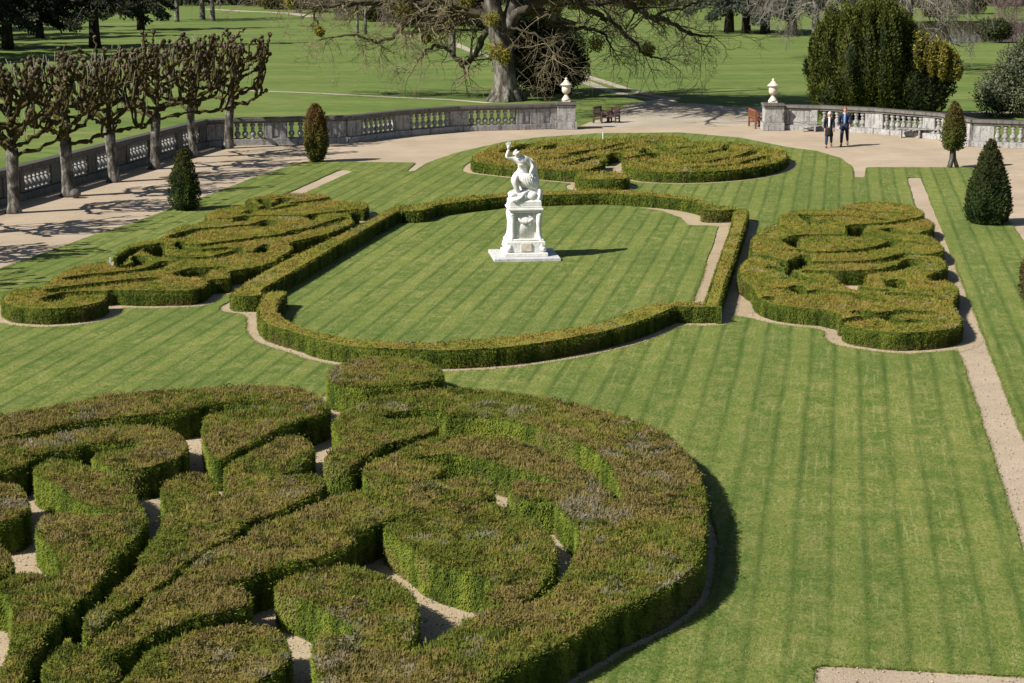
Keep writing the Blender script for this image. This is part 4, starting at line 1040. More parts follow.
# ------------------------------------------------------------------ the walking couple
def walker(label, px, py, rz, ht, look):
    x, y = P(px, py); r = empty('person', (x, y, .0), rz); tag(r, label, 'person', None)
    s = ht/1.75; fem = look == 'f'
    w = .88 if fem else 1.0
    def S(d): return {k: (v[0]*s, v[1]*s, v[2]*s, tuple(q*s for q in v[3]) if isinstance(v[3], tuple) else v[3]*s) for k, v in d.items()}
    # faces -Y; right leg forward, left arm forward
    J = {'hip': (0, 0, .93, (.14*w, .105)), 'waist': (0, .0, 1.08, (.125*w, .095)), 'chest': (0, -.01, 1.28, (.155*w, .11)), 'coll': (0, .0, 1.42, (.11*w, .07)), 'neck': (0, -.01, 1.50, .052), 'head': (0, -.03, 1.60, (.074, .09)), 'crown': (0, -.02, 1.69, (.068, .08)),
         'shL': (.19*w, 0, 1.40, .062), 'elL': (.235*w, -.05, 1.13, .046), 'wrL': (.225*w, -.20, .92, .029), 'shR': (-.19*w, 0, 1.40, .062), 'elR': (-.24*w, .10, 1.14, .046), 'wrR': (-.235*w, .08, .88, .029),
         'thL': (.095, .03, .80, .088), 'knL': (.115, .08, .50, .060), 'anL': (.135, .30, .17, .040), 'toL': (.14, .22, .05, .036),
         'thR': (-.095, -.06, .80, .088), 'knR': (-.11, -.16, .50, .060), 'anR': (-.12, -.17, .09, .042), 'toR': (-.13, -.32, .04, .034)}
    E = [('hip','waist'),('waist','chest'),('chest','coll'),('coll','neck'),('neck','head'),('head','crown'),('coll','shL'),('shL','elL'),('elL','wrL'),('coll','shR'),('shR','elR'),('elR','wrR'),
         ('hip','thL'),('thL','knL'),('knL','anL'),('anL','toL'),('hip','thR'),('thR','knR'),('knR','anR'),('anR','toR')]
    ex = MB(); face(ex, (0, -.035*s, 1.60*s), (0, -1, 0), s)
    hand(ex, J['wrL'][:3] if s == 1 else tuple(q*s for q in J['wrL'][:3]), (0, -.25, -1), (-.2, -1, 0), s); hand(ex, tuple(q*s for q in J['wrR'][:3]), (0, .05, -1), (.2, -1, 0), s)
    skin('body', S(J), E, M['skin'], r, 'hip', 2, ex)
    g = .016
    def grow(keys, f=g, over={}):
        out = {}
        for k in keys:
            v = over.get(k, J[k]); q = v[3]
            out[k] = (*v[:3], tuple(a+f for a in q) if isinstance(q, tuple) else q+f)
        return S(out)
    tr = grow(['waist','hip','thL','knL','anL','thR','knR','anR'], .018, {'waist': (0, 0, 1.03, (.125*w, .10)), 'anL': (.132, .27, .20, .046), 'anR': (-.12, -.17, .13, .048)})
    skin('trousers', tr, [('waist','hip'),('hip','thL'),('thL','knL'),('knL','anL'),('hip','thR'),('thR','knR'),('knR','anR')], M['denim'] if fem else M['navy'], r, 'hip')
    hem = (0, 0, .80, (.17*w, .13))
    jk = grow(['hip','waist','chest','coll','shL','elL','wrL','shR','elR','wrR'], .03, {'wrL': (.227*w, -.18, .95, .032), 'wrR': (-.236*w, .082, .92, .032)})
    jk['hem'] = S({'h': hem})['h']
    zs_ = (.98, .84, .70, .56) if fem else (1.0, .92, .84, .76)
    sk_ = MB().lathe([(a_*s, z_*s) for a_, z_ in zip((.185*w, .205*w, .225*w, .235*w), zs_[::1])], c=(0, -.035*s, 0), n=20, sx=1, sy=1.12)
    skin('jacket', jk, [('hem','hip'),('hip','waist'),('waist','chest'),('chest','coll'),('coll','shL'),('shL','elL'),('elL','wrL'),('coll','shR'),('shR','elR'),('elR','wrR')], M['black'] if fem else M['navy'], r, 'hip', 2, sk_)
    sh = MB()                                                    # shirt front between the lapels
    sh.tube([(0, -.085*s, 1.46*s), (0, -.128*s, 1.36*s), (.0, -.135*s, 1.22*s), (.0, -.122*s, 1.06*s), (.0, -.13*s, .95*s)], [.045*s, .055*s, .055*s, .05*s, .045*s], 10)
    sh.build('shirt', M['shirt_white'] if fem else M['shirt_blue'], r)
    hr = MB(); hm = 'hair_white' if fem else 'hair_ginger'
    hr.blob((0, .0, 1.665*s), (.086*s, .096*s, .075*s), 12, 8, bump=.05); hr.blob((0, .045*s, 1.60*s), (.084*s, .06*s, .10*s if fem else .075*s), 12, 8, bump=.05)
    if fem:
        for g_ in (-1, 1): hr.blob((g_*.076*s, -.005*s, 1.59*s), (.022*s, .05*s, .085*s), 8, 6, bump=.05)
    hr.build('hair', M[hm], r)
    for k in ('L', 'R'):
        a, t = J['an'+k], J['to'+k]
        MB().tube([(a[0]*s, (a[1]+.05)*s, a[2]*s-.02), (a[0]*s, a[1]*s, (a[2]-.02)*s), (t[0]*s, t[1]*s, t[2]*s), (t[0]*s, (t[1]-.06)*s, (t[2]-.005)*s)], [.035*s, .052*s, .046*s, .028*s], 8).build('shoe', M['leather'], r)
    return r
walker('white-haired woman in a dark coat, white top and jeans walking beside the man', 828.5, 147.5, math.radians(-8), 1.60, 'f')
walker('tall man in a navy jacket and light blue shirt walking on the gravel', 844, 146, math.radians(-12), 1.76, 'm')

# ------------------------------------------------------------------ benches, stakes, boulder
def wood_bench(name, label, px, py, rz, mat, ln, cat, group=None):
    x, y = P(px, py); r = empty(name, (x, y, 0), rz); tag(r, label, cat, group)
    hw = ln/2
    for sg in (-1, 1):
        MB().box((sg*(hw-.05), -.27, .31), (.07, .07, .62), 0).build('leg', mat, r)
        MB().box((sg*(hw-.05), .24, .45), (.07, .08, .90), 0).build('leg', mat, r)
        MB().box((sg*(hw-.05), -.03, .645), (.09, .62, .045), 0).build('armrest', mat, r)
        MB().box((sg*(hw-.05), -.02, .25), (.05, .46, .05), 0).build('stretcher', mat, r)
    sm = MB()
    for k in range(5): sm.box((0, -.25+.105*k, .43), (ln-.01, .085, .035), 0)
    sm.box((0, -.285, .38), (ln-.16, .03, .07), 0); sm.box((0, .20, .38), (ln-.16, .03, .07), 0)
    sm.build('seat', mat, r)
    bk = MB(); bk.box((0, .245, .86), (ln-.14, .045, .09), 0); bk.box((0, .245, .52), (ln-.14, .04, .06), 0)
    n = max(4, int(ln/.13))
    for k in range(n): bk.box((-hw+.13+(ln-.26)*k/(n-1), .246, .69), (.055, .025, .26), 0)
    bk.build('backrest', mat, r)
    return r
wood_bench('wooden_bench', 'red-brown slatted wooden bench against the right gate pier', 757, 127.5, math.radians(96), M['wood_red'], 1.5, 'bench')
wood_bench('wooden_bench', 'dark brown wooden bench behind the left gate pier, partly in shade', 601, 122.5, math.radians(64), M['wood_dark'], 1.15, 'bench').scale = (.88, .88, .88)
wood_bench('garden_chair', 'dark brown wooden armchair on the drive beside the dark bench', 613.5, 122.6, math.radians(-30), M['wood_dark'], .62, 'chair').scale = (.85, .85, .85)
def stone_bench(label, px, py, rz, ln, nl=2):
    x, y = P(px, py); r = empty('stone_bench', (x, y, 0), rz); tag(r, label, 'bench', 'white stone benches along the right balustrade')
    MB().box((0, 0, .43), (ln, .38, .07), 0, 0, bev=.015).build('seat', M['stone'], r)
    for sg in np.linspace(-1, 1, nl):
        MB().box((sg*(ln/2-.14), 0, .20), (.08, .32, .40), 0, 0, bev=.01).build('leg', M['stone'], r)
    if nl == 2: MB().box((0, .0, .14), (ln-.36, .05, .05), 0).build('stretcher', M['stone'], r)
stone_bench('low white bench beside the right gate pier, standing against the balustrade', 809, 131.6, -.16, .82)
stone_bench('longer low white bench on three legs against the balustrade, right of the walking couple', 919.5, 138.2, -.36, 2.0, 3)
def stake(label, px, py, h):
    x, y = P(px, py, .48); r = empty('marker_stake', (x, y, 0)); tag(r, label, 'stake', 'white marker stakes')
    MB().box((0, 0, (.48+h)/2), (.05, .05, .48+h), .3, 0, top=.8).build('post', M['white_paint'], r)
stake('small white stake standing at the back edge of the far round parterre', 603, 138.5, .28)
stake('small white stake at the lawn edge of the left parterre', 110.5, 262, .12)
x, y = P(75.5, 198)
tag(MB().blob((x, y, .16), (.20, .18, .17), 14, 10, bump=.07).build('boulder', M['coping']), 'rounded grey stone at the foot of the second pollarded tree', 'stone')
# ------------------------------------------------------------------ pollarded trees
def pollard(seed):
    global rng
    keep = rng; rng = np.random.default_rng(seed)
    root = empty('pollarded_tree')
    th = 1.75 + .15*rng.random()
    lean = rng.normal(0, .06, 2); fat = .85+.3*rng.random()
    t = MB(); zs = np.array([-.05, .08, .3, .8, 1.3, th, th+.35]); rd = np.array([.34, .27, .225, .205, .20, .215, .19])*fat*.88
    pts = np.c_[lean[0]*zs + .02*np.sin(zs*3), lean[1]*zs, zs]
    t.tube(pts, rd, 14); t.build('trunk', M['bark_pale'], root)
    c = MB()
    moss = np.array((.060, .052, .014)); brn = np.array((.052, .039, .022)); tip = np.array((.130, .100, .068))
    def limb(pts, r0, r1):
        pts = np.asarray(pts); m = len(pts)
        u = np.linspace(0, 1, 4*m); s = np.linspace(0, 1, m)
        q = np.c_[np.interp(u, s, pts[:, 0]), np.interp(u, s, pts[:, 1]), np.interp(u, s, pts[:, 2])]
        q[1:-1] += rng.normal(0, .035, (len(q)-2, 3))
        for b_ in q[2::3]:
            if rng.random() < .5: c.blob(b_ + rng.normal(0, .03, 3), r1*(.8+.5*rng.random()), 6, 5, 0, moss*(.7+.6*rng.random()), .25)
        rr = (r0 + (r1-r0)*u)*.66*(1 + .34*rng.normal(size=len(u)).clip(-1, 1.6))
        cc = np.where(rng.random((len(u), 1)) < .55, moss, brn)*(.7+.6*rng.random((len(u), 1)))
        c.tube(q, rr, 7, 0, cc)
    def fist(p, r):
        r = r*.66; c.blob(p, (r, r, r*1.1), 8, 6, 0, brn*(.8+.5*rng.random()), .22)
        for _ in range(6):
            d = rng.normal(size=3); d /= np.linalg.norm(d); d[2] = abs(d[2])*.9 - .1
            c.blob(np.asarray(p)+d*r*.85, r*(.38+.2*rng.random()), 6, 5, 0, tip*(.55+.75*rng.random()), .2)
    top = 3.3 + .4*rng.random()
    limb([(lean[0]*th, lean[1]*th, th), (lean[0]*2.4+.05, .03, 2.6), (lean[0]*3, -.05, top), (lean[0]*3.2, 0, top+.8)], .19, .085)
    fist((lean[0]*3.2, 0, top+.9), .17)
    nl = 16
    for k in range(nl):
        f = k/(nl-1); z0 = th + .05 + f*1.8; a = k*2.399 + rng.normal(0, .3)
        out = (1.75 - .55*f)*(.75+.4*rng.random()); ca, sa = math.cos(a), math.sin(a)
        rise = .25 + 1.15*rng.random()*(.4+.6*f) + (.55 if rng.random() < .5 else 0)
        p0 = np.array((lean[0]*z0, lean[1]*z0, z0)); p1 = p0 + (ca*out*.45, sa*out*.45, rise*.25); p2 = p0 + (ca*out*.85, sa*out*.85, rise*.55 + .1*rng.normal()); p3 = p0 + (ca*out, sa*out, rise)
        limb([p0, p1, p2, p3], .115, .07)
        fist(p3, .11 + .05*rng.random())
        if rng.random() < .6: fist(p2 + (0, 0, .05), .09)
        for _ in range(rng.integers(1, 5)):
            s = .45 + .5*rng.random(); b = p0*(1-s) + p2*s if s < .85 else p2
            b = p1*(1-s) + p2*s
            aa = a + rng.normal(0, 1.1); l = .5 + .9*rng.random()
            zt = min(4.95, max(b[2]+.35, 3.4 + 1.55*rng.random()**.6)); e = b + (math.cos(aa)*l*.6, math.sin(aa)*l*.6, zt-b[2])
            mid = (b+e)/2 + np.r_[rng.normal(0, .12, 2), 0] + (math.cos(aa)*.15, math.sin(aa)*.15, 0)
            limb([b, mid, e], .075, .05); fist(e, .10 + .06*rng.random())
            if rng.random() < .3:
                e2 = mid + np.r_[rng.normal(0, .3, 2), .55+.4*rng.random()]; limb([mid, (mid+e2)/2 + rng.normal(0, .05, 3), e2], .055, .045); fist(e2, .09+.05*rng.random())
    for _ in range(34):                                          # a few pale young shoots
        a = rng.random()*6.28; r = 1.4*rng.random()**.5; p = np.array((math.cos(a)*r, math.sin(a)*r, 2.4+2.2*rng.random()))
        c.tube([p, p + np.r_[rng.normal(0, .12, 2), .35+.5*rng.random()]], [.016, .008], 4, 0, (.26, .24, .20))
    c.build('crown', M['twig'], root)
    rng = keep
    return root
PT = [(-215, 296), (-128, 263), (-52, 236), (14, 213), (68, 196.5), (114, 182), (154.5, 169), (193, 157), (228, 148.3)]
PL = ['pollarded tree out of the picture at the near end of the row', 'second pollarded tree from the near end of the row, left of the picture', 'pollarded tree nearest the camera at the left picture edge, mostly cut by the frame', 'pollarded tree at the left end of the row, trunk near the left picture edge',
      'pollarded tree in the row with a rounded grey stone at its foot', 'pollarded tree in the row, next to the right of the one with the grey stone',
      'pollarded tree in the row just left of the one behind the dark cone shrub', 'pollarded tree in the row right behind the dark cone-shaped shrub', 'last pollarded tree of the row, at the terrace corner, one limb reaching right']
for k, ((px, py), lab) in enumerate(zip(PT, PL)):
    t = pollard(40+k); x, y = P(px, py); t.location = (x, y, 0); tag(t, lab, 'tree', 'pollarded trees along the left balustrade')

# ------------------------------------------------------------------ clipped shrubs
def topiary(name, label, px, py, prof, cols, cat='shrub', leaf=.10, dens=800, rough=.12, trunk=0.0, px_m=30, group=None, top_col=None, trunk_r=.05, slim=.9):
    """prof: list of (radius, height); leaves stand out of a dark solid of revolution"""
    x, y = P(px, py); r = empty(name, (x, y, 0)); tag(r, label, cat, group); prof = [(a*slim, z) for a, z in prof]
    pr = np.array(prof); zz = pr[:, 1]; rr = pr[:, 0]
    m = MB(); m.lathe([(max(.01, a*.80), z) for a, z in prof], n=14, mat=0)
    A = sum(math.pi*(rr[i]+rr[i+1])*math.hypot(rr[i]-rr[i+1], zz[i]-zz[i+1]) for i in range(len(rr)-1))
    n = int(A*dens*1.7); z = zz[0] + (zz[-1]-zz[0])*rng.random(n); rad = np.interp(z, zz, rr)
    k = rng.random(n) < np.clip(rad/rr.max()+.12, 0, 1); z, rad = z[k], rad[k]; n = len(z); th = rng.random(n)*6.283
    lump = fbm(th*3.2, z*2.6, 91 + int(px) % 50, 3) - .5
    q = rad*(1 + lump*rough*4) - .07 + .10*rng.random(n) + .07*rng.random(n)**6
    pos = np.c_[np.cos(th)*q, np.sin(th)*q, z - .04]
    D = np.c_[np.cos(th)*.8 + rng.normal(0, .35, n), np.sin(th)*.8 + rng.normal(0, .35, n), .55 + .5*rng.random(n)]
    w = np.clip(lump*3 + .5 + rng.normal(0, .2, n), 0, 1)[:, None]
    c = np.array(cols[0])*(1-w) + np.array(cols[1])*w
    if top_col is not None:
        f = np.clip((z-zz[0])/(zz[-1]-zz[0])*1.5-.45 + rng.normal(0, .18, n), 0, 1)[:, None]; c = c*(1-f) + np.array(top_col)*f
    m.leaves(pos, D, leaf*(.7+.6*rng.random(n)), leaf*.42, 1, c*(.75+.5*rng.random((n, 1))), flat=np.c_[np.cos(th), np.sin(th), np.full(n, .4)] + rng.normal(0, .45, (n, 3)))
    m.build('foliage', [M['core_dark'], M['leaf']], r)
    if trunk:
        t = MB()
        for k_ in range(3):
            a = k_*2.1; t.tube([(math.cos(a)*.22, math.sin(a)*.14, -.02), (math.cos(a)*.08, math.sin(a)*.08, trunk*.5), (math.cos(a+.5)*.05, math.sin(a+.5)*.05, trunk+.25)], [trunk_r*1.2, trunk_r, trunk_r*.8], 8)
        t.build('trunk', M['bark_oak'], r)
    return r
DG = ((.016, .034, .009), (.060, .092, .022))
topiary('clipped_shrub', 'dark green cone-shaped shrub on the left lawn before the pollarded trees', 185, 210.5, [(.22, .0), (.46, .12), (.58, .45), (.56, .85), (.47, 1.25), (.33, 1.65), (.17, 1.95), (.03, 2.14)], DG, top_col=(.060, .060, .018), leaf=.09, slim=.80, group='clipped shrubs on the lawns')
topiary('clipped_shrub', 'slim egg-shaped shrub with russet tint before the left balustrade', 316.5, 162, [(.20, .0), (.34, .2), (.47, .7), (.50, 1.15), (.45, 1.6), (.32, 2.05), (.16, 2.32), (.03, 2.42)], ((.060, .070, .016), (.150, .145, .034)), top_col=(.150, .078, .030), leaf=.10, group='clipped shrubs on the lawns')
topiary('clipped_shrub', 'large dark green cone-shaped shrub on the right lawn by the gravel path', 987, 224, [(.28, .0), (.62, .12), (.76, .45), (.74, .85), (.62, 1.35), (.46, 1.85), (.28, 2.3), (.12, 2.62), (.03, 2.75)], ((.014, .028, .008), (.046, .072, .020)), top_col=(.050, .055, .020), leaf=.10, rough=.05, group='clipped shrubs on the lawns')
topiary('clipped_shrub', 'small egg-shaped shrub raised on bare gnarled stems at the lawn corner before the right balustrade', 952, 168, [(.14, .72), (.36, .82), (.46, 1.2), (.44, 1.6), (.34, 2.05), (.20, 2.4), (.08, 2.62), (.02, 2.68)], ((.050, .068, .016), (.130, .145, .036)), top_col=(.115, .080, .028), leaf=.10, trunk=.75, trunk_r=.075, group='clipped shrubs on the lawns')
topiary('clipped_shrub', 'russet clipped shrub half cut off by the right picture edge on the right lawn', 1036, 303, [(.2, .0), (.36, .15), (.44, .5), (.42, .9), (.3, 1.25), (.14, 1.5), (.03, 1.6)], ((.045, .045, .015), (.10, .085, .03)), top_col=(.13, .07, .03), leaf=.08, group='clipped shrubs on the lawns')

# ------------------------------------------------------------------ free-growing evergreens, from leafy plumes
def plume_mass(plumes, cols, leaf, dens, up=.8, core=.72, spread=.5, m=None, cseed=0, droop=0.0):
    """plumes: (x, y, z of the middle, horizontal radius, half height) -> leaves on their shells round dark hearts"""
    m = m or MB()
    for k, (x, y, z, r, hh) in enumerate(plumes):
        if core: m.blob((x, y, z), (r*core, r*core, hh*core), 10, 8, 0, (1, 1, 1), .12)
        n = int(4*math.pi*((r*r + 2*r*hh)/3)*dens)
        d = rng.normal(size=(n, 3)); d /= np.linalg.norm(d, axis=1, keepdims=True)
        lump = fbm(d[:, 0]*2.3 + d[:, 2]*2 + k*7.3, d[:, 1]*2.3 + d[:, 2]*1.4 + k*3.1, 101 + cseed, 3)-.5
        q = (1 + lump*.55)*(.82 + .22*rng.random(n))
        pos = d*q[:, None]*np.array((r, r, hh)) + np.array((x, y, z))
        D = d*np.array((1, 1, .6)) + np.array((0, 0, up)) + rng.normal(0, spread, (n, 3)) - np.array((0, 0, droop))
        w = np.clip(.5 + lump*2.4 + rng.normal(0, .22, n), 0, 1)[:, None]
        c = (np.array(cols[0])*(1-w) + np.array(cols[1])*w)*(.7+.6*rng.random((n, 1)))
        ok = pos[:, 2] > .02
        m.leaves(pos[ok], D[ok], leaf*(.7+.6*rng.random(ok.sum())), leaf*.45, 1, c[ok], flat=(d + rng.normal(0, .42, (n, 3)) + (0, 0, .25))[ok])
    return m
def at(px, py): return P(px, py)

# the big yew behind the right balustrade
x, y = at(873, 117.5)
yr = empty('yew_tree', (x, y, 0)); tag(yr, 'huge dark green upright yew behind the right balustrade', 'tree')
pls = []; XT = [-3.3, -2.8, -2.2, -1.0, .5, 1.1, 1.7, 2.3, 2.9]; ZT = [3.9, 4.7, 5.25, 5.75, 5.95, 5.5, 4.6, 3.6, 2.6]
for k in range(60):
    xx = -3.0 + 5.5*(k+.5)/60 + rng.normal(0, .12); w_ = 1.7*math.sqrt(max(.05, 1 - ((xx+.2)/3.3)**2)); yy = w_*rng.uniform(-1, .6)
    top = np.interp(xx, XT, ZT) - .10*yy*yy + rng.normal(0, .18); bot = .2 + (.7*rng.random() if xx < 1.6 else .9)
    pls.append((xx, yy, (top+bot)/2, .44+.18*rng.random(), (top-bot)/2))
for k in range(10): pls.append((-2.6+5.0*rng.random(), -1.3+.5*rng.random(), .9+1.2*rng.random(), .6, 1.0))
pls += [(-3.35, -.2, 2.2, .16, .5), (-3.6, -.2, 2.55, .12, .5), (-3.2, .1, 3.6, .18, .7)]
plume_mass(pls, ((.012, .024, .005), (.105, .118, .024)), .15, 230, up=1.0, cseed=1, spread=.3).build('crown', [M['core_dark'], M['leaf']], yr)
tm = MB()
for k in range(4): tm.tube([(-.8+.5*k, .1*k, -.05), (-.7+.45*k, 0, 1.2), (-.9+.6*k, .1, 3.0)], [.28, .22, .12], 8)
tm.build('trunk', M['bark_dark'], yr)
x, y = at(930, 120.5)
gr_ = empty('golden_yew', (x, y, 0)); tag(gr_, 'golden yellow tipped yew bush on the right flank of the huge dark yew', 'bush')
pls = []
for k in range(34):
    xx = -.25 + 1.5*rng.random(); top = 3.85 - .85*max(0, xx-.2)**2 + rng.normal(0, .15); bot = 2.0 + .3*rng.random()
    pls.append((xx, rng.uniform(-.95, .5), (top+bot)/2, .15+.08*rng.random(), (top-bot)/2))
pls += [(-.95, -.7, 3.6, .13, .85), (-.5, -.7, 3.65, .14, .8), (-.7, -.5, 3.1, .16, .6), (-.2, -.8, 3.2, .18, .7)]
mb = plume_mass(pls, ((.10, .095, .016), (.29, .25, .055)), .15, 260, up=.9, cseed=2)
plume_mass([(-.5, .2, 1.4, 1.0, 1.3), (-.6, .5, 2.0, .9, 1.2), (.35, .2, 1.75, .85, .7), (-.1, 0, 1.1, .9, 1.0)], ((.008, .015, .005), (.034, .045, .012)), .17, 170, m=mb, cseed=3)
mb.build('foliage', [M['core_dark'], M['leaf']], gr_)
# evergreen behind the old oak
x, y = at(543, 97)
er = empty('evergreen_bush', (x, y+3, 0)); tag(er, 'very dark rounded evergreen bush directly behind the trunk of the old tree', 'bush')
plume_mass([(-1.4, 0, 2.2, 1.5, 2.1), (0, .2, 2.6, 1.8, 2.4), (1.2, 0, 2.1, 1.5, 1.9), (.3, -.6, 1.4, 1.6, 1.4), (-.8, .4, 3.9, 1.3, 1.6), (1.8, .1, 1.5, 1.0, 1.2)], ((.006, .012, .004), (.020, .030, .010)), .20, 110, up=.5, cseed=4).build('foliage', [M['core_dark'], M['leaf']], er)
# grey-green bush behind the right balustrade
x, y = at(1018, 119)
er = empty('evergreen_bush', (x, y+1.5, 0)); tag(er, 'grey-green leafy bush behind the balustrade at the right picture edge', 'bush')
plume_mass([(-.6, 0, 1.2, 1.3, 1.3), (.4, 0, 2.2, 1.3, 1.7), (1.5, .2, 2.4, 1.5, 2.3), (2.6, 0, 2.0, 1.5, 2.0), (.9, -.5, 1.0, 1.4, 1.1), (1.2, .2, 3.6, .8, 1.0)], ((.050, .060, .030), (.140, .150, .085)), .16, 120, up=.3, spread=.8, cseed=5).build('foliage', [M['core_dark'], M['leaf']], er)

# ------------------------------------------------------------------ bare trees
def branchy(m, p, d, ln, r, depth, cols, twig=.018, spread=.7, droop=0.0, kids=(3, 5), up=.0):
    """recursive bare branch: bends, tapers, splits"""
    n = 4; pts = [np.array(p, float)]; d = np.array(d, float); d /= np.linalg.norm(d)
    for k in range(n):
        d = d + rng.normal(0, .16, 3) + np.array((0, 0, up - droop)); d /= np.linalg.norm(d)
        pts.append(pts[-1] + d*ln/n)
    r1 = max(r*.5, twig*.6)
    c = np.array(cols[0] if r > .05 else cols[1])*(.7+.6*rng.random())
    m.tube(pts, np.linspace(r, r1, n+1), 6 if r > .06 else 3, 0, c, cap=False)
    if depth <= 0: return
    for k in range(rng.integers(kids[0], kids[1]+1)):
        t = .3 + .7*rng.random() if k else 1.0
        i = min(n-1, int(t*n)); b = pts[i] + (pts[i+1]-pts[i])*(t*n-i) if t < 1 else pts[-1]
        nd = d*.8 + rng.normal(0, spread, 3)
        branchy(m, b, nd, ln*(.5+.25*rng.random()), max(r*(.45+.15*rng.random()), twig), depth-1, cols, twig, spread, droop, kids, up)
OKC = ((.095, .080, .050), (.215, .178, .108))
x0, y0 = P(505, 100.5)
ok = empty('old_tree', (x0, y0, 0)); tag(ok, 'old bare tree with a thick gnarled trunk, wide drooping limbs and mistletoe, near the gate', 'tree')
def OX(px, py, dY=0.0):
    q = PY(px, py, y0 + dY); return (q[0]-x0, q[1]-y0, q[2])
tr = MB()
tr.tube([OX(505,105), OX(505,99), OX(506,92), OX(505.5,82), OX(504,70), OX(503,58), OX(502,46), OX(500,34), OX(496,18), OX(492,2), OX(490,-20), OX(486,-60), OX(488,-120, 1)], [1.25, .98, .78, .66, .60, .60, .64, .66, .48, .44, .42, .34, .2], 16)
tr.tube([OX(501,44), OX(507,28, .1), OX(514,14, .2), OX(525,7, .4), OX(540,12, .8), OX(560,20, 1.2), OX(575,24, 1.5)], [.5, .46, .42, .34, .28, .2, .12], 10)
tr.tube([OX(504,40), OX(512,10, .3), OX(520,-20, .6), OX(536,-70, 1.2), OX(560,-130, 2)], [.5, .42, .40, .32, .18], 10)
for q in [(-.8,-.3), (.7,-.5), (1.0,.3), (-.6,.7), (.1,-.95)]:                        # root flare
    tr.tube([(q[0]*.45, q[1]*.45, .8), (q[0]*.8, q[1]*.8, .3), (q[0]*1.3, q[1]*1.3, -.06)], [.30, .28, .12], 8)
tr.build('trunk', M['bark_oak'], ok)
LIMBS = [  # pixel paths with their distance offsets, start radius, end radius
 ([(500,34),(482,16),(462,4),(440,0),(410,-6),(370,-16),(330,-22)], [0,-.5,-1,-1.5,-2,-2,-2], .34, .12),
 ([(499,30),(486,30),(479,46),(470,60),(462,66),(456,58),(448,49),(437,46),(428,50),(420,58)], [0,-1,-1.6,-2,-2.2,-2.4,-2.6,-2.8,-3,-3], .22, .06),
 ([(462,4),(446,8),(430,12),(418,18),(404,26),(392,36),(379,43),(366,38),(350,34),(335,37)], [-1,-1.6,-2,-2.4,-2.8,-3,-3.2,-3.4,-3.6,-3.8], .20, .05),
 ([(440,0),(420,4),(400,8),(380,4),(355,3),(335,6),(318,5),(300,7),(286,3),(270,-2)], [-1.5,-2,-2.6,-3,-3.4,-3.6,-4,-4.2,-4.4,-4.6], .22, .06),
 ([(318,5),(314,14),(318,26),(322,36)], [-4,-4,-4,-4], .08, .03),
 ([(492,2),(478,-20),(450,-44),(410,-60),(360,-66),(310,-60)], [0,-1.5,-3,-4,-4,-4], .30, .10),
 ([(514,14),(540,2),(566,-8),(592,-6),(617,-2),(632,6),(645,14),(653,19),(664,20),(674,25),(684,30),(700,35),(712,36)], [.2,-.2,-.6,-1,-1.2,-1.4,-1.5,-1.6,-1.8,-2,-2.1,-2.2,-2.2], .30, .05),
 ([(653,19),(664,11),(680,9),(696,3),(712,-4)], [-1.6,-2,-2.4,-2.6,-3], .10, .04), ([(684,30),(692,36),(701,44)], [-2.1,-2.2,-2.3], .06, .03),
 ([(566,-8),(585,8),(600,16),(612,22),(622,30),(634,40),(642,52),(652,58),(664,60)], [-.6,1,1.6,2,2.2,2.4,2.6,2.8,3], .20, .04),
 ([(540,12),(556,26),(572,30),(590,28),(604,34),(612,48)], [.8,1.4,1.8,2,2.2,2.4], .18, .05),
 ([(560,20),(566,36),(560,50),(552,60)], [1.2,.6,.4,.2], .10, .03), ([(507,28),(520,30),(536,34),(546,44),(552,56)], [-.8,-1,-1.2,-1.4,-1.6], .10, .03),
 ([(520,-20),(556,-40),(600,-50),(650,-46),(700,-40)], [.6,-1,-2,-3,-3.6], .28, .08), ([(496,18),(470,-8),(440,-22),(400,-30)], [0,2,4,5], .24, .08),
 ([(520,-20),(540,-10),(570,-2),(598,4),(628,0),(650,-8)], [.6,2.5,4,5,6,6.4], .24, .08), ([(490,-10),(470,4),(446,20),(425,30),(404,34)], [0,1.6,2.4,3,3.6], .18, .04)]
cr = MB()
LIMBS = [(a_, [(-.7*d_ if p_[0] < 495 and d_ < 0 else d_) for p_, d_ in zip(a_, b_)], c_, e_) for a_, b_, c_, e_ in LIMBS]
for pts, dy, r0, r1 in LIMBS:
    q = np.array([OX(px, py, d) for (px, py), d in zip(pts, dy)]); m = len(q)
    s = np.linspace(0, 1, m); u = np.linspace(0, 1, 4*m); q = np.c_[[np.interp(u, s, q[:, i]) for i in range(3)]].T
    q[1:-1] += rng.normal(0, .05, (len(q)-2, 3))
    rr = (r0 + (r1-r0)*u)*(1+.12*rng.normal(size=len(u)).clip(-1, 1))
    cr.tube(q, rr, 8, 0, np.array((.060, .052, .034))*(.75+.5*rng.random((len(u), 1))))
    L_ = np.linalg.norm(np.diff(q, axis=0), axis=1).sum()
    for k in range(int(L_*2.7)):
        i = rng.integers(len(q)//6, len(q)-1); dd = q[i+1]-q[i]; dd /= np.linalg.norm(dd)
        nd = dd*.6 + rng.normal(0, .75, 3) - np.array((0, 0, .02))
        branchy(cr, q[i], nd, 1.0+1.1*rng.random(), max(.02, rr[i]*.32), 2, OKC, .009, .7, .03, (3, 5))
    for k in range(3): branchy(cr, q[-1], q[-1]-q[-4] + rng.normal(0, .2, 3), 1.2+.8*rng.random(), r1*.7, 3, OKC, .009, .6, .05, (2, 4))
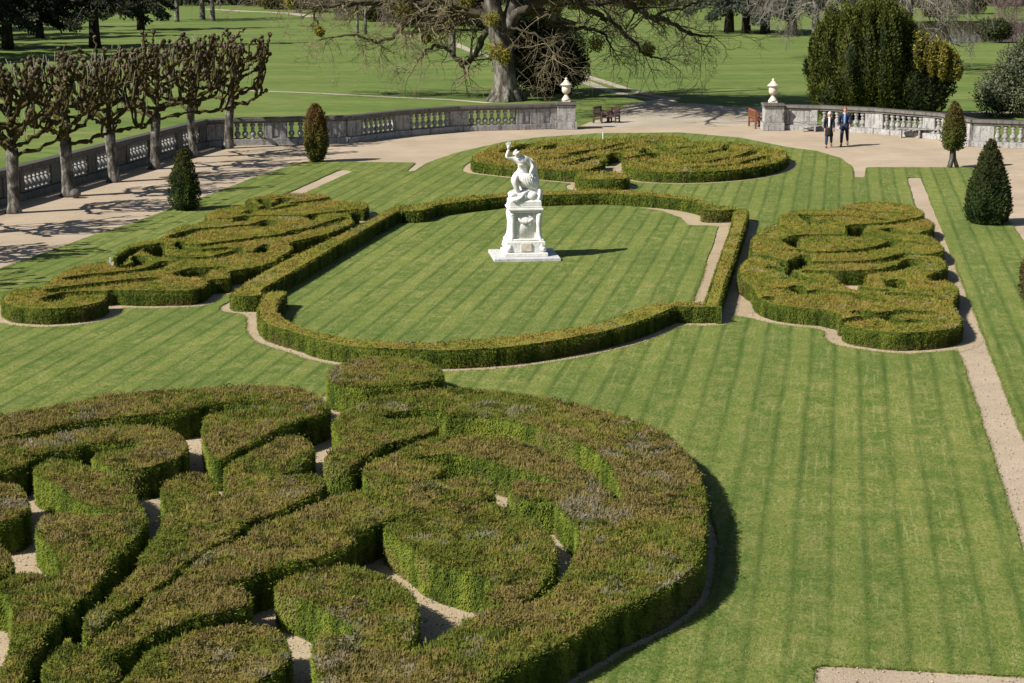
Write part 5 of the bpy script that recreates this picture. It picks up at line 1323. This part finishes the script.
for k in range(20):                                              # heavy limbs high above the picture, reaching over the terrace wall and the drive
    a = -2.0 + 1.5*k/19 + rng.normal(0, .1); R_ = 9 + 8*rng.random(); z0 = 7 + 3*rng.random(); z1 = 8.6 + 4.5*rng.random()
    q = np.array([(0, 0, z0-1), (math.cos(a)*R_*.35, math.sin(a)*R_*.35, z0+1.5), (math.cos(a+.12)*R_*.7, math.sin(a+.12)*R_*.7, z1+.6), (math.cos(a+.05)*R_, math.sin(a+.05)*R_, z1)])
    u = np.linspace(0, 1, 16); q = np.c_[[np.interp(u, [0, .35, .7, 1], q[:, i]) for i in range(3)]].T; q[1:-1] += rng.normal(0, .12, (14, 3))
    cr.tube(q, np.linspace(.30, .07, 16), 7, 0, (.06, .052, .036))
    for j in range(20):
        i = rng.integers(5, 15); branchy(cr, q[i], (q[i]-q[i-1])*1.2 + rng.normal(0, .45, 3)*np.array((1, 1, .35)), 1.8+1.6*rng.random(), .075, 2, OKC, .014, .6, .0, (3, 4))
cr.build('crown', M['twig'], ok)
for px, py, r, dY in [(492,19,8,-1), (495,50,9.5,-1.2), (503,56,8.5,-1.3), (515,2,8,.6), (529.5,10.5,6,.5), (450,7,8.5,1.2), (451,24,5.5,1.4), (404,9,11,1.6), (319.5,31,5,2.4), (290,3,6,2.6), (596,44,9,2), (648,49,7.5,2.6), (466,2,9,.6), (426,38,5,1.6), (556,6,8,1), (575,2,8,2)]:
    c = np.array(OX(px, py, dY)); rad = r/18.5; n = 600
    d = rng.normal(size=(n, 3)); d /= np.linalg.norm(d, axis=1, keepdims=True); q = rad*rng.random((n, 1))**.4
    m = MB(); m.leaves(c + d*q, d + rng.normal(0, .6, (n, 3)), .15, .06, 0, np.array((.20, .18, .028))*(.5+.9*rng.random((n, 1))), flat=d + rng.normal(0, .4, (n, 3)) + (-.3, -.3, .4))
    m.build('mistletoe_foliage', M['leaf'], ok)
# ------------------------------------------------------------------ the park beyond
def bare_tree(seed, h, r, cols, bark, kids=(3, 4), depth=4, clear=.28, spread=.55, droop=0., twig=.02):
    global rng
    keep = rng; rng = np.random.default_rng(seed)
    root = empty('bare_tree')
    MB().tube([(0, 0, -.1), (0, 0, .3), (.05, .02, h*.15), (.1, 0, h*.3), (.05, .05, h*.45), (0, .1, h*.6)], [r*1.5, r*1.1, r, r*.85, r*.65, r*.35], 10).build('trunk', bark, root)
    m = MB()
    for k in range(13):
        f = k/12; z = h*(clear + (.6-clear)*f); a = k*2.4 + rng.normal(0, .3)
        branchy(m, (0, 0, z), (math.cos(a), math.sin(a), .25+.7*f), h*(.30-.10*f), r*.42, depth-1, cols, twig, spread, droop, kids, .03 if not droop else 0)
    m.build('crown', M['twig'], root); rng = keep
    return root
def shrub(name, w, h, cols, leaf, dens, k=5, bare=False):
    root = empty(name); m = MB()
    if bare:
        for q in range(26):
            a = rng.random()*6.283
            branchy(m, (rng.normal(0, w*.22), rng.normal(0, w*.22), 0), (math.cos(a)*.6, math.sin(a)*.6, 1), h*.55, .035, 2, cols, .016, .55, 0, (3, 5), .05)
        m.build('branches', M['twig'], root)
    else:
        pl = [(rng.normal(0, w*.25), rng.normal(0, w*.2), h*(.35+.2*rng.random()), w*.32, h*.42) for _ in range(k)]
        plume_mass(pl, cols, leaf, dens, up=.4, spread=.7, cseed=int(w*10) % 40).build('foliage', [M['core_dark'], M['leaf']], root)
    return root
def conifer(seed, h, R, cols, leaf, base=1.4, n=26, per=420, trunk=.45, bark='bark_dark'):
    """tiers of drooping boughs"""
    global rng
    keep = rng; rng = np.random.default_rng(seed)
    root = empty('conifer_tree'); m = MB()
    MB().tube([(0, 0, -.1), (0, 0, 1.5), (.05, 0, h*.5), (0, 0, h*.97)], [trunk*1.25, trunk, trunk*.7, .04], 10).build('trunk', M[bark], root)
    for k in range(n):
        f = (k/n)**1.3; z = base + 1.3 + (h-base-1.5)*f; a = k*2.4; ln = R*(1-f*.85)*(.75+.35*rng.random())
        d = np.array((math.cos(a), math.sin(a))); e = z - .16*ln - .4*rng.random()
        pts = np.array([(0, 0, z), (*d*ln*.5, z+.12*ln*.5), (*d*ln, e)])
        m.tube(pts, [.12, .08, .03], 5, 0, (.05, .042, .034))
        q = int(per*ln/R); t = rng.random(q)**.7; w = ln*.30*np.sin(np.clip(t*1.15, 0, 1)*3.0)**.7 + .15
        s = rng.uniform(-1, 1, q)*w
        px_ = np.interp(t, [0, .5, 1], pts[:, 0]) - d[1]*s; py_ = np.interp(t, [0, .5, 1], pts[:, 1]) + d[0]*s; pz = np.interp(t, [0, .5, 1], pts[:, 2]) - .12*np.abs(s) - .5*rng.random(q)**2
        D = np.c_[d[0]*.7 + rng.normal(0, .5, q), d[1]*.7 + rng.normal(0, .5, q), -.35 + rng.normal(0, .35, q)]
        ww = rng.random((q, 1)); c = np.array(cols[0])*(1-ww) + np.array(cols[1])*ww
        m.leaves(np.c_[px_, py_, np.maximum(pz, base*.8)], D, leaf*(.7+.6*rng.random(q)), leaf*.45, 1, c)
    m.build('crown', [M['twig'], M['leaf']], root); rng = keep
    return root
used = set()
def put(o, px, py, label, cat, group=None, rz=0.0, s=1.0, dx=0, dy=0):
    if o.name in used: o = copy_tree(o)
    used.add(o.name)
    x, y = P(px, py); o.location = (x+dx, y+dy, 0 if y < 300 else (y-300)*.012); o.rotation_euler = (0, 0, rz); o.scale = (s, s, s)
    return tag(o, label, cat, group)
# pond with its bank
W_ = smooth_loop(G([(880,40),(900,42.2),(950,42.5),(1005,42),(1060,41),(1100,34),(1080,26),(1010,22),(960,21),(915,21.5),(880,25),(866,33)]), 4)
sheet('pond', [W_], .006, M['water'])
DK = ((.022, .030, .018), (.060, .070, .042))
ced = conifer(5, 17, 6.0, ((.040, .055, .042), (.105, .125, .100)), .42, 1.5)
dark = conifer(6, 18, 5.0, ((.012, .016, .010), (.045, .050, .030)), .40, 1.6, 30, 460)
drp = conifer(8, 16, 4.2, ((.020, .026, .018), (.085, .088, .062)), .40, 1.0, 30, 420, .4)
GC = 'blue-grey cedars along the far meadow'
put(ced, 729, 32.5, 'dark-trunked cedar at the left end of the cedar group across the meadow', 'tree', GC)
put(ced, 746, 33, 'pale-trunked cedar second from the left of the cedar group across the meadow', 'tree', GC, 1.3, .9)
put(ced, 765, 33.5, 'leaning pale-trunked cedar third from the left of the cedar group across the meadow', 'tree', GC, 2.6, .95)
put(ced, 792, 35, 'cedar with low sweeping boughs just left of the huge dark yew', 'tree', GC, 4.0, 1.0)
put(dark, 8, 49, 'shaded tree with a leaning dark trunk in the top left corner', 'tree', 'dark trees on the left park lawn', .5, 1.0)
put(dark, 95, 47.5, 'broad dark conifer with drooping boughs above the row of pollarded trees', 'tree', 'dark trees on the left park lawn', 2.2, 1.0)
put(dark, -38, 49, 'tall dark tree among those left of the picture that shade the lawn', 'tree', 'dark trees on the left park lawn', 3.1, 1.0)
put(dark, -75, 41, 'tall dark tree among those left of the picture that shade the lawn', 'tree', 'dark trees on the left park lawn', 4.3, 1.1)
for k_, (a_, b_) in enumerate([(-62, 56), (-112, 47), (-20, 36), (-140, 38), (-66, 32), (-24, 29), (-110, 64), (-30, 60)]):
    put(dark, a_, b_, 'tall dark tree among those left of the picture that shade the lawn', 'tree', 'dark trees on the left park lawn', k_*1.1, .9+.05*(k_ % 4))
put(dark, 40, 38, 'dark tree set back between the two dark trees at the top left', 'tree', 'dark trees on the left park lawn', 5.2, .8)
put(drp, 141, 30, 'dark grey-green conifer just right of the broad dark conifer at the top left', 'tree', 'dark trees on the left park lawn', 1.0, .9)
BC = ((.060, .052, .042), (.125, .105, .085)); MV = ((.085, .070, .068), (.165, .130, .125))
bt1 = bare_tree(11, 15, .42, BC, M['bark_pale']); bt2 = bare_tree(12, 17, .5, MV, M['bark_oak'])
bt3 = bare_tree(14, 12, .15, BC, M['bark_pale'])
GB = 'bare trees standing in the park'
for k, (px, py, lab, src) in enumerate([(177, 21.5, 'bare tree with a dark single trunk alone on the far left lawn', bt1), (202.5, 19.5, 'bare tree with a pale trunk, left one of a close pair on the far lawn', bt2), (213, 20.5, 'bare tree with a pale trunk, right one of a close pair on the far lawn', bt1),
        (157, 20.5, 'thin bare tree at the right edge of the dark conifers on the far left lawn', bt1), (357.5, 33, 'white-barked slim tree seen through the old tree, left of two', bt1), (365.5, 34, 'white-barked slim tree seen through the old tree, right of two', bt1), (452.5, 57, 'stunted bare tree with a crooked trunk seen between the old tree and its left limb', bt2)]):
    put(bt3 if 350 < px < 370 or k == 3 else src, px, py, lab, 'tree', GB, k*1.1, [.6, .62, .62, .9, .9, .9, .5][k])
# drooping bare tree behind the yew
bw = empty('bare_tree'); m = MB(); keep = rng; rng = np.random.default_rng(21)
MB().tube([(0, 0, -.1), (0, 0, .4), (.1, 0, 3), (.2, 0, 7), (.1, 0, 11)], [.5, .34, .30, .22, .08], 10).build('trunk', M['bark_pale'], bw)
for k in range(20):
    a = k*2.4; z = 4.6 + 4.5*(k/20)
    branchy(m, (.15, 0, z), (math.cos(a), math.sin(a), .25), 3.6, .11, 4, ((.14, .125, .105), (.215, .190, .160)), .012, .5, .12, (3, 4))
m.build('crown', M['twig'], bw); rng = keep
put(bw, 905, 72, 'pale bare tree with hanging branches rising behind the huge dark yew', 'tree', None, .4)
bw2 = put(bw, 815, 60, 'pale bare tree with hanging branches behind the left side of the huge dark yew', 'tree', None, 2.0, .95)
# shrubs and wood edge along the top of the picture
sb = shrub('bare_shrub', 5, 3.4, ((.085, .062, .058), (.150, .108, .098)), .3, 10, bare=True)
sg = shrub('evergreen_shrub', 4.5, 3.0, ((.022, .030, .012), (.075, .085, .030)), .30, 26)
so = shrub('olive_shrub', 4.5, 3.2, ((.055, .055, .020), (.150, .135, .050)), .28, 26)
spots = [(sb,262,7,'mauve leafless shrub at the wood edge above the last pollarded tree'),(so,278,9,'olive shrub beside the pale far path at the top of the picture'),(sb,300,13,'leafless brown shrub at the far end of the pale path'),(sg,322,12,'dark shrub under the old tree\'s left limb at the wood edge'),
 (sb,336,20,'reddish brown leafless shrub left of the white-barked trunks'),(sb,352,19,'brown leafless shrub directly behind the left white-barked trunk'),(so,376,21,'olive shrub just right of the white-barked trunks'),(sb,392,27,'bare shrub beside the dark evergreen under the old tree'),(sg,402,24,'dark evergreen shrub behind the large mistletoe clump'),
 (sb,424,26,'bare brown shrub left of the stunted crooked tree'),(so,436,30,'olive green shrub behind the crooked limb of the old tree'),(sb,470,26,'bare shrub between the stunted tree and the old trunk'),(sg,484,30,'dark shrub just left of the old trunk'),(so,246,4,'olive shrub at the far wood edge left of the mauve shrub'),
 (so,930,17,'olive shrub on the far bank of the pond'),(so,968,14,'yellowish shrub on the far bank of the pond before the dark wood'),(sg,992,42,'rounded dark evergreen bush at the near edge of the pond'),(sb,1015,40,'mauve leafless bush at the right end of the pond'),(sb,1004,20,'mauve leafless bush behind the right end of the pond'),
 (so,640,8,'olive shrub below the far wood, behind the old tree\'s right limb'),(so,675,6,'olive shrub at the far wood edge left of the cedars'),(sb,700,8,'brown leafless shrub at the wood edge left of the cedars')]
for k, (src, px, py, lab) in enumerate(spots):
    put(src, px, py, lab, 'shrub', {'bare_shrub': 'leafless shrubs at the wood edge', 'evergreen_shrub': 'dark shrubs at the wood edge', 'olive_shrub': 'olive shrubs at the wood edge'}[src.name.split('.')[0]], k*1.7, [1.0, 1.25, .85][k % 3]*(.6 if 990 < px < 993 else 1))
# a wood that reads as one mass behind
m = MB(); keep = rng; rng = np.random.default_rng(33)
for k in range(260):
    px = -60 + 1200*rng.random(); y = 262 + 120*rng.random()**1.5
    if 655 < px < 760 and y < 300: y += 60
    x = (px-512)/F*y*1.0; z0 = max(0, (y-300)*.012); h = 9+7*rng.random(); c = [BC, MV, ((.03,.035,.02),(.06,.065,.035))][rng.integers(3)]
    m.tube([(x, y, z0-.2), (x+.2, y, z0+h*.3), (x, y, z0+h)], [.32, .25, .08], 6, 0, np.array(c[0])*1.1)
    n = 190; a = rng.random(n)*6.283; rr = 3.4*np.sqrt(rng.random(n)); z = z0 + .3 + h*rng.random(n)
    D = np.c_[np.cos(a)*.5, np.sin(a)*.5, .9+0*a] + rng.normal(0, .4, (n, 3)); w = rng.random((n, 1))
    m.leaves(np.c_[x+np.cos(a)*rr, y+np.sin(a)*rr, z], D, .9+.8*rng.random(n), .10+.12*rng.random(n), 0, np.array(c[0])*(1-w)+np.array(c[1])*w)
    n = 50; a = rng.random(n)*6.283; rr = 3.2*np.sqrt(rng.random(n))
    m.leaves(np.c_[x+np.cos(a)*rr, y+np.sin(a)*rr, z0+0*a], np.c_[np.cos(a)*.6, np.sin(a)*.6, 1+0*a]+rng.normal(0, .3, (n, 3)), 1.3+1.2*rng.random(n), .5, 0, (np.array(c[0])*.4+np.array(c[1])*.4)*(.6+.8*rng.random((n, 1))))
tag(m.build('far_wood', M['twig']), 'far bare wood closing the park along the top of the picture', 'wood', None, 'stuff'); rng = keep
# ------------------------------------------------------------------ light and camera
EL, AZ = math.radians(41.5), math.radians(25)
d = Vector((math.cos(EL)*math.cos(AZ), math.cos(EL)*math.sin(AZ), -math.sin(EL)))
s = bpy.data.lights.new('sun', 'SUN'); s.energy = 5.0; s.angle = math.radians(.53); s.color = (1.0, .955, .88)
so_ = bpy.data.objects.new('sun', s); so_.rotation_euler = d.to_track_quat('-Z', 'Y').to_euler(); so_.location = (-30, -10, 40); COL.objects.link(so_)
w = bpy.data.worlds.new('World'); SC.world = w; w.use_nodes = True
nt = w.node_tree; bg = nt.nodes['Background']
sk = nt.nodes.new('ShaderNodeTexSky'); sk.sky_type = 'NISHITA'; sk.sun_disc = False; sk.sun_elevation = EL; sk.sun_rotation = math.atan2(-d.x, -d.y); sk.altitude = 100; sk.air_density = 1.0; sk.dust_density = 1.0
nt.links.new(sk.outputs[0], bg.inputs['Color']); bg.inputs['Strength'].default_value = .05
cam = bpy.data.cameras.new('camera'); cam.sensor_width = 36; cam.lens = F/W*36; cam.clip_end = 3000; cam.clip_start = .5
co_ = bpy.data.objects.new('camera', cam); co_.location = (0, 0, CAM_H); co_.rotation_euler = (math.pi/2 - PITCH, 0, 0); COL.objects.link(co_); SC.camera = co_
v = SC.view_settings; v.view_transform = 'Standard'; v.look = 'None'; v.exposure = .7; v.gamma = 1
SC.cycles.max_bounces = 6; SC.cycles.diffuse_bounces = 3; SC.cycles.transmission_bounces = 3; SC.cycles.glossy_bounces = 2
bpy.context.view_layer.update()
